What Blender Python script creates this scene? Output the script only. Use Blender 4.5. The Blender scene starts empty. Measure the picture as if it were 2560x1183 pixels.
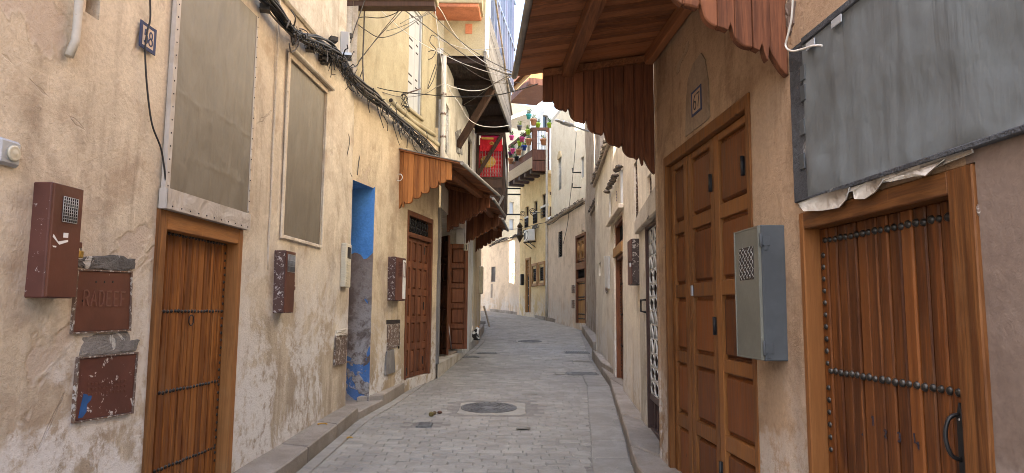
import bpy, bmesh, math, random
from mathutils import Vector, Matrix, noise as mnoise
rnd = random.Random(11)
R_ = math.radians
SC = bpy.context.scene
COL = SC.collection

# ------------------------------------------------------------------ camera
CAM = Vector((0.0, 0.0, 1.62))
FPX = 1700.0                       # focal length in photograph pixels (2560 wide)
PITCH, ROLL = R_(6.18), R_(0.43)
_f = Vector((0, math.cos(PITCH), math.sin(PITCH)))
_u0 = Vector((0, -math.sin(PITCH), math.cos(PITCH)))
_r0 = Vector((1, 0, 0))
_r = _r0 * math.cos(ROLL) + _u0 * math.sin(ROLL)
_u = _u0 * math.cos(ROLL) - _r0 * math.sin(ROLL)
cd = bpy.data.cameras.new('camera')
cd.sensor_width = 36.0
cd.lens = FPX / 2560 * 36.0
cd.clip_start, cd.clip_end = 0.05, 600
cam = bpy.data.objects.new('camera', cd)
cam.matrix_world = Matrix(((_r.x, _u.x, -_f.x, CAM.x), (_r.y, _u.y, -_f.y, CAM.y), (_r.z, _u.z, -_f.z, CAM.z), (0, 0, 0, 1)))
COL.objects.link(cam)
SC.camera = cam

# ------------------------------------------------------------------ sky, sun, exposure
SUN_DIR = Vector((-0.80, -0.60, 0)).normalized()       # towards the sun, horizontally
SUN_EL = R_(51)
W = bpy.data.worlds.new('World'); SC.world = W; W.use_nodes = True
nt = W.node_tree
bg = nt.nodes['Background']
sky = nt.nodes.new('ShaderNodeTexSky')
sky.sky_type = 'NISHITA'; sky.sun_disc = False
sky.sun_elevation = SUN_EL
sky.sun_rotation = math.atan2(SUN_DIR.x, SUN_DIR.y)
sky.air_density = 1.0; sky.dust_density = 2.5; sky.ozone_density = 0.6
nt.links.new(sky.outputs[0], bg.inputs[0])
bg.inputs[1].default_value = 0.15
sd = bpy.data.lights.new('sun', 'SUN'); sd.energy = 4.6; sd.angle = R_(0.5); sd.color = (1.0, 0.93, 0.81)
sun = bpy.data.objects.new('sun', sd); COL.objects.link(sun)
sv = Vector((SUN_DIR.x * math.cos(SUN_EL), SUN_DIR.y * math.cos(SUN_EL), math.sin(SUN_EL)))
sun.rotation_euler = sv.to_track_quat('Z', 'Y').to_euler()
sun.location = (0, 0, 30)
SC.view_settings.view_transform = 'Standard'
SC.view_settings.look = 'None'
SC.view_settings.exposure = 2.9
SC.view_settings.gamma = 1.0
SC.view_settings.use_curve_mapping = False
SC.cycles.max_bounces = 6
SC.cycles.diffuse_bounces = 5
SC.cycles.glossy_bounces = 3
SC.cycles.use_denoising = True
SC.cycles.filter_width = 0.95
SC.cycles.sample_clamp_indirect = 6.0
SC.cycles.caustics_reflective = False
SC.cycles.caustics_refractive = False

# ------------------------------------------------------------------ geometry helpers
SLOPE = 0.042
def G(y): return SLOPE * y
def ray(px, py):
    d = _f * FPX + _r * (px - 1280.0) + _u * (591.5 - py)
    return d.normalized()
def at(px, py, Y):
    """world point on the sight line of a photo position at distance Y up the street"""
    d = ray(px, py); return CAM + d * ((Y - CAM.y) / d.y)
def ground_at(px, py, h=0.0):
    d = ray(px, py); t = (CAM.z - h) / (SLOPE * d.y - d.z); return CAM + d * t

class Fr:
    """a vertical plane: s runs along u, d along the normal n, z up"""
    def __init__(self, p0, p1, side=None, n=None):
        self.o = Vector((p0[0], p0[1], 0)); v = Vector((p1[0], p1[1], 0)) - self.o
        self.L = v.length; self.u = v.normalized()
        if n is not None: self.n = Vector(n).normalized()
        else: self.n = Vector((self.u.y, -self.u.x, 0)) if side == 'L' else Vector((-self.u.y, self.u.x, 0))
    def pt(self, s, d, z): return self.o + self.u * s + self.n * d + Vector((0, 0, z))
    def hit(self, px, py, d=0.0):
        r = ray(px, py); q = self.o + self.n * d - CAM
        t = q.dot(self.n) / r.dot(self.n); p = CAM + r * t
        return (p - self.o).dot(self.u), p.z
    def S(self, px, py=775, d=0.0): return self.hit(px, py, d)[0]
    def Z(self, px, py, d=0.0): return self.hit(px, py, d)[1]
    def gz(self, s): return G(self.o.y + self.u.y * s)
    def perp(self, s, d=0.0, flip=False):
        """plane at right angles to the wall at s: its s runs out from the wall, its normal towards the viewer end"""
        f = Fr.__new__(Fr); p = self.pt(s, d, 0)
        f.o = p; f.u = self.n.copy(); f.n = self.u * (1 if flip else -1); f.L = 1; return f

WO = {}
class MB:
    def __init__(self): self.v = []; self.f = []; self.sm = []
    def add(self, vs, fs, smooth=False):
        b = len(self.v); self.v += [Vector(p) for p in vs]
        for f in fs: self.f.append([i + b for i in f]); self.sm.append(smooth)
        return self
    def box(self, fr, s0, s1, d0, d1, z0, z1):
        P = fr.pt
        vs = [P(s, d, z) for s in (s0, s1) for d in (d0, d1) for z in (z0, z1)]
        return self.add(vs, [(0, 1, 3, 2), (4, 6, 7, 5), (0, 4, 5, 1), (2, 3, 7, 6), (0, 2, 6, 4), (1, 5, 7, 3)])
    def boxw(self, c, sx, sy, sz, rz=0.0):
        """box standing on c, turned rz about the vertical"""
        f = Fr((c[0], c[1]), (c[0] + math.cos(rz), c[1] + math.sin(rz)), 'R')
        return self.box(f, -sx / 2, sx / 2, -sy / 2, sy / 2, c[2], c[2] + sz)
    def prism(self, fr, poly, d0, d1):
        n = len(poly)
        vs = [fr.pt(s, d0, z) for s, z in poly] + [fr.pt(s, d1, z) for s, z in poly]
        fs = [list(range(n)), list(range(2 * n - 1, n - 1, -1))] + [(i, (i + 1) % n, n + (i + 1) % n, n + i) for i in range(n)]
        return self.add(vs, fs)
    def extr(self, pts, vec):
        n = len(pts); vec = Vector(vec)
        vs = [Vector(p) for p in pts] + [Vector(p) + vec for p in pts]
        fs = [list(range(n)), list(range(2 * n - 1, n - 1, -1))] + [(i, (i + 1) % n, n + (i + 1) % n, n + i) for i in range(n)]
        return self.add(vs, fs)
    def beam(self, a, b, w, h, up=(0, 0, 1)):
        a = Vector(a); b = Vector(b); t = (b - a).normalized(); up = Vector(up)
        x = t.cross(up).normalized(); y = x.cross(t).normalized()
        c = [x * (i * w / 2) + y * (j * h / 2) for i, j in ((-1, -1), (1, -1), (1, 1), (-1, 1))]
        return self.extr([a + k for k in c], b - a)
    def tube(self, pts, r, n=6, r1=None, cap=True):
        pts = [Vector(p) for p in pts]; m = len(pts); vs = []; fs = []
        ref = Vector((0.31, 0.22, 0.93))
        for i, p in enumerate(pts):
            t = (pts[min(i + 1, m - 1)] - pts[max(i - 1, 0)]).normalized()
            x = t.cross(ref)
            if x.length < 1e-3: x = t.cross(Vector((1, 0, 0)))
            x.normalize(); y = t.cross(x)
            rr = r if r1 is None else r + (r1 - r) * i / (m - 1)
            for k in range(n):
                a = 2 * math.pi * k / n; vs.append(p + x * (rr * math.cos(a)) + y * (rr * math.sin(a)))
        for i in range(m - 1):
            for k in range(n):
                fs.append((i * n + k, i * n + (k + 1) % n, (i + 1) * n + (k + 1) % n, (i + 1) * n + k))
        self.add(vs, fs, True)
        if cap:
            b = len(self.v) - m * n
            self.f.append([b + k for k in range(n)]); self.sm.append(False)
            self.f.append([b + (m - 1) * n + k for k in range(n)][::-1]); self.sm.append(False)
        return self
    def dome(self, c, n, r, h, seg=10, rings=3):
        c = Vector(c); n = Vector(n).normalized(); x = n.orthogonal().normalized(); y = n.cross(x)
        vs = []; fs = []
        for j in range(rings):
            a = math.pi / 2 * j / rings
            for k in range(seg):
                b = 2 * math.pi * k / seg
                vs.append(c + (x * math.cos(b) + y * math.sin(b)) * (r * math.cos(a)) + n * (h * math.sin(a)))
        vs.append(c + n * h)
        for j in range(rings - 1):
            for k in range(seg): fs.append((j * seg + k, j * seg + (k + 1) % seg, (j + 1) * seg + (k + 1) % seg, (j + 1) * seg + k))
        for k in range(seg): fs.append(((rings - 1) * seg + k, (rings - 1) * seg + (k + 1) % seg, len(vs) - 1))
        return self.add(vs, fs, True)
    def ball(self, c, rx, ry, rz, seg=10, rings=6, jit=0.0):
        c = Vector(c); vs = []; fs = []
        for j in range(rings + 1):
            a = -math.pi / 2 + math.pi * j / rings
            for k in range(seg):
                b = 2 * math.pi * k / seg
                q = 1 + jit * (rnd.random() - .5)
                vs.append(c + Vector((rx * math.cos(a) * math.cos(b), ry * math.cos(a) * math.sin(b), rz * math.sin(a))) * q)
        for j in range(rings):
            for k in range(seg): fs.append((j * seg + k, j * seg + (k + 1) % seg, (j + 1) * seg + (k + 1) % seg, (j + 1) * seg + k))
        return self.add(vs, fs, True)
    def lathe(self, c, prof, seg=12):
        c = Vector(c); vs = []; fs = []; m = len(prof)
        for r, z in prof:
            for k in range(seg):
                b = 2 * math.pi * k / seg; vs.append(c + Vector((r * math.cos(b), r * math.sin(b), z)))
        for j in range(m - 1):
            for k in range(seg): fs.append((j * seg + k, j * seg + (k + 1) % seg, (j + 1) * seg + (k + 1) % seg, (j + 1) * seg + k))
        self.add(vs, fs, True)
        b = len(self.v) - m * seg
        self.f.append([b + k for k in range(seg)][::-1]); self.sm.append(False)
        self.f.append([b + (m - 1) * seg + k for k in range(seg)]); self.sm.append(False)
        return self
    def build(self, name, mat, parent=None, bevel=0.0, origin=None, recalc=True, attr=None):
        if origin is None:
            xs = [p.x for p in self.v]; ys = [p.y for p in self.v]; zs = [p.z for p in self.v]
            origin = Vector(((min(xs) + max(xs)) / 2, (min(ys) + max(ys)) / 2, min(zs)))
        me = bpy.data.meshes.new(name)
        me.from_pydata([p - origin for p in self.v], [], self.f)
        me.polygons.foreach_set('use_smooth', self.sm)
        if recalc or bevel:
            bm = bmesh.new(); bm.from_mesh(me)
            bmesh.ops.remove_doubles(bm, verts=bm.verts, dist=1e-5)
            if recalc: bmesh.ops.recalc_face_normals(bm, faces=bm.faces)
            if bevel:
                es = [e for e in bm.edges if len(e.link_faces) == 2 and e.calc_face_angle(0) > 0.5]
                bmesh.ops.bevel(bm, geom=es, offset=bevel, segments=1, affect='EDGES', clamp_overlap=True)
            bm.to_mesh(me); bm.free()
        if attr is not None:
            a = me.attributes.new('tone', 'FLOAT', 'FACE'); a.data.foreach_set('value', attr)
        me.materials.append(mat)
        o = bpy.data.objects.new(name, me); COL.objects.link(o)
        place(o, origin, parent); return o
def place(o, origin, parent):
    WO[o.name] = Vector(origin)
    if parent is not None:
        o.parent = parent; o.location = Vector(origin) - WO[parent.name]
    else: o.location = origin
def thing(name, loc, label, cat, group=None):
    o = bpy.data.objects.new(name, None); o.empty_display_size = 0.1; COL.objects.link(o)
    place(o, Vector(loc), None); return tag(o, label, cat, group)
def group_part(name, parent, loc):
    o = bpy.data.objects.new(name, None); o.empty_display_size = .1; COL.objects.link(o); place(o, Vector(loc), parent); return o
def stuffed(o):
    o['kind'] = 'stuff'; return o
def tag(o, label, cat=None, group=None, kind=None):
    o['label'] = label
    if cat: o['category'] = cat
    if group: o['group'] = group
    if kind: o['kind'] = kind
    return o
def smooth_path(pts, k=6):
    pts = [Vector(p) for p in pts]; out = []
    for i in range(len(pts) - 1):
        p0 = pts[max(i - 1, 0)]; p1 = pts[i]; p2 = pts[i + 1]; p3 = pts[min(i + 2, len(pts) - 1)]
        for j in range(k):
            t = j / k
            out.append(0.5 * ((2 * p1) + (p2 - p0) * t + (2 * p0 - 5 * p1 + 4 * p2 - p3) * t * t + (3 * p1 - p0 - 3 * p2 + p3) * t ** 3))
    out.append(pts[-1]); return out

def wall_mesh(fr, s0, s1, z0, z1, holes=(), step=0.22, amp=0.010, seed=0, zstep=None):
    """plaster sheet with real openings (a, b, zlow, zhigh, depth, backed) and their reveals"""
    def lines(a, b, cuts, st):
        ks = sorted(set([a, b] + [c for c in cuts if a < c < b])); out = []
        for i in range(len(ks) - 1):
            n = max(1, round((ks[i + 1] - ks[i]) / st))
            out += [ks[i] + (ks[i + 1] - ks[i]) * j / n for j in range(n)]
        return out + [b]
    S = lines(s0, s1, [h[0] for h in holes] + [h[1] for h in holes], step)
    Z = lines(z0, z1, [h[2] for h in holes] + [h[3] for h in holes], zstep or step)
    def P(s, z, d=0.0):
        p = fr.pt(s, 0, z)
        q = amp * (mnoise.noise(p * 0.9 + Vector((seed, 0, 0))) * 1.4 + 0.6 * mnoise.noise(p * 3.1 + Vector((0, seed, 0))))
        if d: q = min(q, .004)
        return fr.pt(s, q - d, z)
    mb = MB(); idx = {}
    for i, s in enumerate(S):
        for j, z in enumerate(Z): idx[i, j] = len(mb.v); mb.v.append(P(s, z))
    def inhole(s, z): return any(h[0] < s < h[1] and h[2] < z < h[3] for h in holes)
    for i in range(len(S) - 1):
        for j in range(len(Z) - 1):
            if not inhole((S[i] + S[i + 1]) / 2, (Z[j] + Z[j + 1]) / 2):
                mb.f.append([idx[i, j], idx[i + 1, j], idx[i + 1, j + 1], idx[i, j + 1]]); mb.sm.append(True)
    for h in holes:
        a, b, zl, zh, dep = h[:5]; back = h[5] if len(h) > 5 else True
        ss = [s for s in S if a - 1e-6 <= s <= b + 1e-6]; zz = [z for z in Z if zl - 1e-6 <= z <= zh + 1e-6]
        ring = [(s, zl) for s in ss] + [(b, z) for z in zz[1:]] + [(s, zh) for s in ss[::-1][1:]] + [(a, z) for z in zz[::-1][1:-1]]
        if zl <= z0 + 1e-6: pass
        n = len(ring)
        for k in range(n):
            p, q = ring[k], ring[(k + 1) % n]
            mb.add([P(*p), P(*q), P(q[0], q[1], dep), P(p[0], p[1], dep)], [(0, 1, 2, 3)])
        if back: mb.add([fr.pt(a, -dep, zl), fr.pt(b, -dep, zl), fr.pt(b, -dep, zh), fr.pt(a, -dep, zh)], [(0, 1, 2, 3)])
    return mb
def wall(parent, fr, s0, s1, z0, z1, mat, holes=(), name='wall', **k):
    return wall_mesh(fr, s0, s1, z0, z1, holes, **k).build(name, mat, parent, recalc=False)
def ribbon(mb, fr, pts, w, d, t=0.002):
    """painted stroke: flat mitred band following (s, z) points on a wall"""
    n = len(pts); L = []; Rr = []
    for i, (s, z) in enumerate(pts):
        a = pts[max(i - 1, 0)]; b = pts[min(i + 1, n - 1)]
        v = Vector((b[0] - a[0], b[1] - a[1])).normalized(); m = Vector((-v.y, v.x)) * (w / 2)
        L.append((s + m.x, z + m.y)); Rr.append((s - m.x, z - m.y))
    for i in range(n - 1):
        mb.prism(fr, [L[i], L[i + 1], Rr[i + 1], Rr[i]], d, d + t)
def arc(cx, cz, rx, rz, a0, a1, n=10):
    return [(cx + rx * math.cos(R_(a0 + (a1 - a0) * i / n)), cz + rz * math.sin(R_(a0 + (a1 - a0) * i / n))) for i in range(n + 1)]
GLY = {   # hand-drawn strokes in a 0.6 x 1 box
 '5': [[(.52, .97), (.14, .95), (.10, .57)] + arc(.27, .32, .26, .31, 110, -150, 12)],
 '8': [arc(.3, .74, .2, .24, -90, 270, 14), arc(.3, .26, .26, .25, 90, 450, 14)],
 '6': [[(.46, .97)] + arc(.46, .42, .38, .52, 110, 180, 6) + arc(.3, .28, .22, .27, 180, 520, 16)],
 '7': [[(.05, .94), (.55, .95), (.38, .5), (.24, .03)]],
 '1': [[(.12, .75), (.22, .95), (.36, .95), (.34, .5), (.28, .03)]],
 '2': [arc(.27, .72, .22, .24, 160, -30, 8) + [(.10, .06), (.3, .12), (.52, .03)]],
 '3': [arc(.25, .74, .2, .22, 150, -80, 8) + arc(.25, .27, .25, .25, 85, -140, 10)],
 '4': [[(.12, .97), (.16, .42), (.36, .40), (.56, .28)], [(.48, .52), (.50, .05)]],
 'R': [[(.05, 0), (.05, 1), (.35, 1), (.5, .88), (.5, .64), (.35, .52), (.05, .52)], [(.3, .52), (.52, 0)]],
 'A': [[(.0, 0), (.27, 1), (.54, 0)], [(.1, .35), (.44, .35)]],
 'D': [[(.05, 0), (.05, 1), (.3, 1), (.5, .8), (.5, .2), (.3, 0), (.05, 0)]],
 'E': [[(.5, 1), (.05, 1), (.05, 0), (.5, 0)], [(.05, .52), (.4, .52)]],
 'F': [[(.5, 1), (.05, 1), (.05, 0)], [(.05, .52), (.4, .52)]],
}
def glyphs(mb, fr, txt, s, z, h, w, d, pitch=0.72, sx=1, t=0.002):
    for ch in txt:
        for st in GLY[ch]: ribbon(mb, fr, [(s + sx * x * h, z + y * h) for x, y in st], w, d, t)
        s += (1 if sx > 0 else -1) * pitch * h
# ------------------------------------------------------------------ materials
class NT:
    def __init__(self, name):
        self.m = bpy.data.materials.new(name); self.m.use_nodes = True
        self.t = self.m.node_tree; self.b = self.t.nodes['Principled BSDF']
        self.g = None
    def N(self, k): return self.t.nodes.new('ShaderNode' + k)
    def L(self, a, b): self.t.links.new(a, b)
    def _in(self, sock, v):
        if hasattr(v, 'is_linked') or isinstance(v, bpy.types.NodeSocket): self.L(v, sock)
        elif v is not None:
            if isinstance(v, (tuple, list)) and len(v) == 3 and sock.type == 'RGBA': v = (*v, 1)
            sock.default_value = v
    def pos(self, scale=(1, 1, 1), off=(0, 0, 0), rot=(0, 0, 0), rand=False):
        if not self.g: self.g = self.N('NewGeometry')
        mp = self.N('Mapping'); self.L(self.g.outputs['Position'], mp.inputs['Vector'])
        mp.inputs['Scale'].default_value = scale; mp.inputs['Rotation'].default_value = rot
        mp.inputs['Location'].default_value = off
        if rand:
            v = self.N('VectorMath'); v.operation = 'MULTIPLY_ADD'
            c = self.N('CombineXYZ'); r = self.rand()
            for i in range(3): self.L(r, c.inputs[i])
            self.L(c.outputs[0], v.inputs[0]); v.inputs[1].default_value = (37.1, 21.7, 53.3); self.L(mp.outputs[0], v.inputs[2])
            return v.outputs[0]
        return mp.outputs[0]
    def rand(self):
        o = self.N('ObjectInfo'); return o.outputs['Random']
    def attr(self, nm):
        a = self.N('Attribute'); a.attribute_name = nm; return a.outputs['Fac']
    def noise(self, vec, scale, detail=4, rough=.55, dist=0.0):
        n = self.N('TexNoise'); self.L(vec, n.inputs['Vector'])
        n.inputs['Scale'].default_value = scale; n.inputs['Detail'].default_value = detail
        n.inputs['Roughness'].default_value = rough; n.inputs['Distortion'].default_value = dist
        return n.outputs['Fac']
    def voro(self, vec, scale, feat='DISTANCE_TO_EDGE'):
        n = self.N('TexVoronoi'); n.feature = feat; self.L(vec, n.inputs['Vector']); n.inputs['Scale'].default_value = scale
        return n.outputs['Distance']
    def ramp(self, f, a, b, lo=0.0, hi=1.0):
        m = self.N('MapRange'); m.interpolation_type = 'SMOOTHSTEP'
        self._in(m.inputs[0], f); m.inputs[1].default_value = a; m.inputs[2].default_value = b
        m.inputs[3].default_value = lo; m.inputs[4].default_value = hi; return m.outputs[0]
    def math(self, op, a, b=None):
        m = self.N('Math'); m.operation = op; self._in(m.inputs[0], a)
        if b is not None: self._in(m.inputs[1], b)
        return m.outputs[0]
    def mix(self, f, a, b, mode='MIX'):
        m = self.N('Mix'); m.data_type = 'RGBA'; m.blend_type = mode
        self._in(m.inputs[0], f); self._in(m.inputs[6], a); self._in(m.inputs[7], b); return m.outputs[2]
    def bump(self, h, strength=.5, dist=.01, nrm=None):
        b = self.N('Bump'); b.inputs['Strength'].default_value = strength; b.inputs['Distance'].default_value = dist
        self.L(h, b.inputs['Height'])
        if nrm is not None: self.L(nrm, b.inputs['Normal'])
        return b.outputs[0]
    def out(self, col, rough=.8, nrm=None, metal=0.0, spec=.4):
        self._in(self.b.inputs['Base Color'], col); self._in(self.b.inputs['Roughness'], rough)
        self._in(self.b.inputs['Metallic'], metal)
        self.b.inputs['Specular IOR Level'].default_value = spec
        if nrm is not None: self.L(nrm, self.b.inputs['Normal'])
        return self.m
    def height(self):
        """metres above the sloping street"""
        if not self.g: self.g = self.N('NewGeometry')
        s = self.N('SeparateXYZ'); self.L(self.g.outputs['Position'], s.inputs[0])
        return self.math('SUBTRACT', s.outputs[2], self.math('MULTIPLY', s.outputs[1], SLOPE))

def plaster(name, c1, c2, c3, seed=0, efflo=0.5, bump=1.0, streak=.35, eff_top=1.7, eff_col=(.68, .65, .61), peel=None, spots=.4, pthr=.61, psc=.95, k=1.0, grime=.42):
    c1, c2, c3 = [tuple(v * k for v in c) for c in (c1, c2, c3)]
    t = NT(name); o = (seed * 7.3, seed * 3.1, seed * 5.7)
    p = t.pos(off=o); ps = t.pos(scale=(5, 5, .55), off=o)
    big = t.noise(p, .55, 3, .6, .4); med = t.noise(p, 2.3, 4, .62, .3); fine = t.noise(p, 38, 2, .65)
    st = t.noise(ps, 1.6, 3, .6, .2); gr = t.noise(p, 150, 1, .6)
    c = t.mix(t.ramp(big, .35, .66), c1, c2)
    pt = t.noise(t.pos(off=(o[0] + 31, o[1], o[2])), .85, 5, .62, .9)
    c = t.mix(t.ramp(pt, .555, .575, 0, .55), c, tuple(a * .55 + b * .45 for a, b in zip(c2, c3)))
    c = t.mix(t.math('MULTIPLY', t.ramp(med, .50, .70), .85), c, c3)
    c = t.mix(t.ramp(med, .28, .42, .45, 0), c, tuple(min(1, k * 1.12 + .02) for k in c1))
    c = t.mix(t.math('MULTIPLY', t.ramp(st, .50, .75), streak), c, tuple(k * .62 for k in c3))
    lt = t.noise(ps, 2.9, 2, .6, .3)
    c = t.mix(t.math('MULTIPLY', t.ramp(lt, .56, .8), streak * .8), c, tuple(min(1, k * 1.25 + .03) for k in c1))
    # wiped trowel marks and specks
    tr = t.noise(t.pos(scale=(2.2, 2.2, 5), off=o, rot=(0, .5, .2)), 1.7, 4, .7, 1.2)
    c = t.mix(t.ramp(tr, .44, .7, 0, .30), c, tuple(min(1, k * 1.18) for k in c1))
    c = t.mix(t.ramp(fine, .35, .75, 0, .30), c, tuple(k * .6 for k in c2))
    sp = t.noise(p, 21, 2, .8)
    c = t.mix(t.ramp(sp, .70, .745, 0, spots), c, (.16, .11, .08))
    scr = t.noise(t.pos(scale=(24, 24, 1.6), off=o, rot=(.06, .05, 0)), 1.0, 2, .6)
    c = t.mix(t.ramp(scr, .685, .725, 0, spots * .45), c, tuple(k * .5 for k in c3))
    gm = t.noise(t.pos(off=(o[0], o[1] + 17, o[2]), scale=(1, 1, .6)), 1.35, 6, .7, 1.1)
    c = t.mix(t.ramp(gm, .50, .66, 0, grime), c, tuple(v * .52 for v in c3))
    hg = t.height()
    if efflo:
        low = t.ramp(hg, .35, eff_top, 1, 0)
        dm = t.math('MULTIPLY', t.ramp(hg, .2, eff_top * .9, 1, 0), t.ramp(t.noise(ps, .9, 5, .6), .32, .6))
        c = t.mix(t.math('MULTIPLY', dm, .75), c, tuple(k * .70 for k in c3))
        e = t.noise(p, 1.25, 6, .68, .5)
        m = t.math('MULTIPLY', t.ramp(e, .44, .52), low)
        m = t.math('MULTIPLY', m, t.ramp(t.noise(p, 9, 5, .75), .33, .52))
        c = t.mix(t.math('MULTIPLY', m, efflo), c, eff_col)
    pm = None
    if peel:
        e2 = t.noise(t.pos(off=(o[0] + 9, o[1], o[2])), psc, 5, .6, .7)
        pm = t.ramp(e2, pthr, pthr + .02)
        c = t.mix(t.math('MULTIPLY', pm, .85), c, tuple(v * k for v in peel))
        rim = t.ramp(t.math('ABSOLUTE', t.math('SUBTRACT', e2, pthr)), 0, .009, 1, 0)
        c = t.mix(t.math('MULTIPLY', rim, .22), c, tuple(v * .45 for v in c3))
    ck = t.voro(t.pos(off=o, scale=(1, 1, .8)), .8)
    wob = t.math('ADD', ck, t.math('MULTIPLY', t.math('SUBTRACT', t.noise(p, 6, 2, .6), .5), .05))
    crack = t.math('MULTIPLY', t.ramp(t.math('ABSOLUTE', wob), .0, .004, 1, 0), t.ramp(big, .56, .66))
    c = t.mix(t.math('MULTIPLY', crack, .3), c, (.13, .09, .07))
    h = t.math('ADD', t.math('MULTIPLY', t.noise(p, 13, 3, .6), .9), t.math('ADD', t.math('MULTIPLY', fine, .8), t.math('MULTIPLY', gr, .35)))
    h = t.math('SUBTRACT', h, t.math('MULTIPLY', crack, .7))
    if pm is not None: h = t.math('SUBTRACT', h, t.math('MULTIPLY', pm, .8))
    return t.out(c, .92, t.bump(h, min(1, .45 * bump), .010), spec=.2)

def wood(name, light, dark, axis='z', rough=.5, wear=.25, wear_col=(.42, .33, .24), vary=.35, k=.86):
    light = tuple(v * k for v in light); dark = tuple(v * k * .86 for v in dark); wear_col = tuple(v * k for v in wear_col)
    t = NT(name)
    sc = {'x': (.5, 9, 9), 'y': (9, .5, 9), 'z': (9, 9, .5)}[axis]
    p = t.pos(scale=sc, rand=True); p1 = t.pos(rand=True)
    g1 = t.noise(p, 2.4, 6, .65, 1.1); g2 = t.noise(p, 11, 4, .6, .3)
    r = t.rand()
    c = t.mix(t.ramp(g1, .32, .68), dark, light)
    c = t.mix(t.ramp(g2, .4, .75, 0, .55), c, tuple(k * .45 for k in dark))
    g3 = t.noise(t.pos(scale={'x': (.22, 16, 16), 'y': (16, .22, 16), 'z': (16, 16, .22)}[axis], rand=True), 1.3, 3, .6, .5)
    c = t.mix(t.ramp(g3, .52, .7, 0, .6), c, tuple(q * .42 for q in dark))
    v = t.math('MULTIPLY', r, vary)
    c = t.mix(v, c, tuple(k * .42 for k in dark))
    r2 = t.math('FRACT', t.math('MULTIPLY', r, 7.31))
    c = t.mix(t.math('MULTIPLY', t.ramp(r2, .55, 1), .45), c, tuple(min(1, k * 1.35) for k in light))
    w = t.math('MULTIPLY', t.ramp(t.noise(p1, 2.1, 7, .65, .4), .52, .72), wear)
    c = t.mix(w, c, wear_col)
    kn = t.noise(p1, 7, 2, .5)
    c = t.mix(t.ramp(kn, .76, .8, 0, .7), c, tuple(k * .25 for k in dark))
    sc2 = t.noise(t.pos(scale=(30, 30, 3), rot=(.5, .4, .3)), 1.0, 3, .5)
    c = t.mix(t.ramp(sc2, .70, .74, 0, .25), c, tuple(min(1, k * 1.5) for k in light))
    h = t.math('ADD', g2, t.math('MULTIPLY', g1, .6))
    ro = t.ramp(g1, .3, .7, rough + .0, rough + .2)
    return t.out(c, ro, t.bump(h, .35, .004), spec=.22)

def chipped(name, base, chip, amount=.5, rough=.45, scale=14, rust=None, spec=.4):
    t = NT(name); p = t.pos(rand=True)
    b = t.noise(p, 3, 6, .65)
    c = t.mix(t.ramp(b, .3, .7), base, tuple(k * .68 for k in base))
    if rust: c = t.mix(t.ramp(t.noise(p, 6, 6, .7), .5, .7, 0, .8), c, rust)
    n = t.noise(p, scale, 6, .72, .4); e = .74 - .20 * amount
    m = t.ramp(n, e - .05, e - .025)
    c = t.mix(t.math('MULTIPLY', m, .9), c, chip)
    h = t.math('SUBTRACT', t.math('MULTIPLY', t.noise(p, 40, 3, .6), .4), t.math('MULTIPLY', m, .8))
    return t.out(c, t.math('ADD', rough, t.math('MULTIPLY', m, .3)), t.bump(h, .4, .004), spec=spec)

def plain(name, col, rough=.7, metal=0.0, var=.25, scale=9, bump=.25, spec=.4, col2=None):
    t = NT(name); p = t.pos(rand=True)
    n = t.noise(p, scale, 5, .62); n2 = t.noise(p, scale * 6, 3, .6)
    c = t.mix(t.ramp(n, .3, .7), col, col2 or tuple(k * (1 - var) for k in col))
    return t.out(c, rough, t.bump(t.math('ADD', n, t.math('MULTIPLY', n2, .5)), bump, .006), metal, spec)

def stone(name, c1, c2, scale=3, bump=.7, dirt=(.16, .14, .12), tone=False, dk=.5):
    t = NT(name); p = t.pos()
    a = t.noise(p, scale, 6, .65, .3); f = t.noise(p, 60, 4, .7); b = t.noise(p, .5, 4, .6, .5)
    c = t.mix(t.ramp(a, .3, .7), c1, c2)
    r = t.attr('tone') if tone else t.rand()
    c = t.mix(t.math('MULTIPLY', r, .40), c, tuple(k * .66 for k in c2))
    r2 = t.math('FRACT', t.math('MULTIPLY', r, 9.7))
    c = t.mix(t.ramp(r2, .7, 1, 0, .4), c, tuple(min(1, k * 1.28) for k in c1))
    c = t.mix(t.ramp(b, .48, .68, 0, dk), c, dirt)
    c = t.mix(t.ramp(f, .45, .8, 0, .5), c, tuple(k * .55 for k in c2))
    sm = t.noise(t.pos(scale=(1.2, .5, 1)), 1.4, 7, .7, .8)
    c = t.mix(t.ramp(sm, .54, .74, 0, .4), c, tuple(min(1, k * 1.3 + .03) for k in c1))
    h = t.math('ADD', t.math('MULTIPLY', f, .7), t.noise(p, 14, 5, .65))
    return t.out(c, t.ramp(a, .3, .7, .62, .86), t.bump(h, bump, .006), spec=.35)

def cloth(name, c1, c2, wr=.6, axis='z', rough=.75, dist=.8):
    t = NT(name); p = t.pos(); ps = t.pos(scale=(3.2, 3.2, .5)); pf = t.pos(scale=(60, 60, 1))
    a = t.noise(p, 2.2, 6, .6, .8); b = t.noise(ps, 2.0, 4, .5, .6); f = t.noise(pf, 2, 2, .5)
    c = t.mix(t.ramp(a, .3, .7), c1, c2)
    c = t.mix(t.ramp(b, .5, .8, 0, .25), c, tuple(k * .72 for k in c2))
    c = t.mix(t.ramp(t.noise(p, 5, 6, .7, .6), .58, .8, 0, .35), c, tuple(min(1, k * 1.3) for k in c1))
    h = t.math('ADD', t.math('MULTIPLY', t.noise(p, 4, 4, .5, dist), 1.2), t.math('MULTIPLY', f, .06))
    h = t.math('ADD', h, t.math('MULTIPLY', b, .8))
    return t.out(c, rough, t.bump(h, wr, .05), spec=.3)

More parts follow.
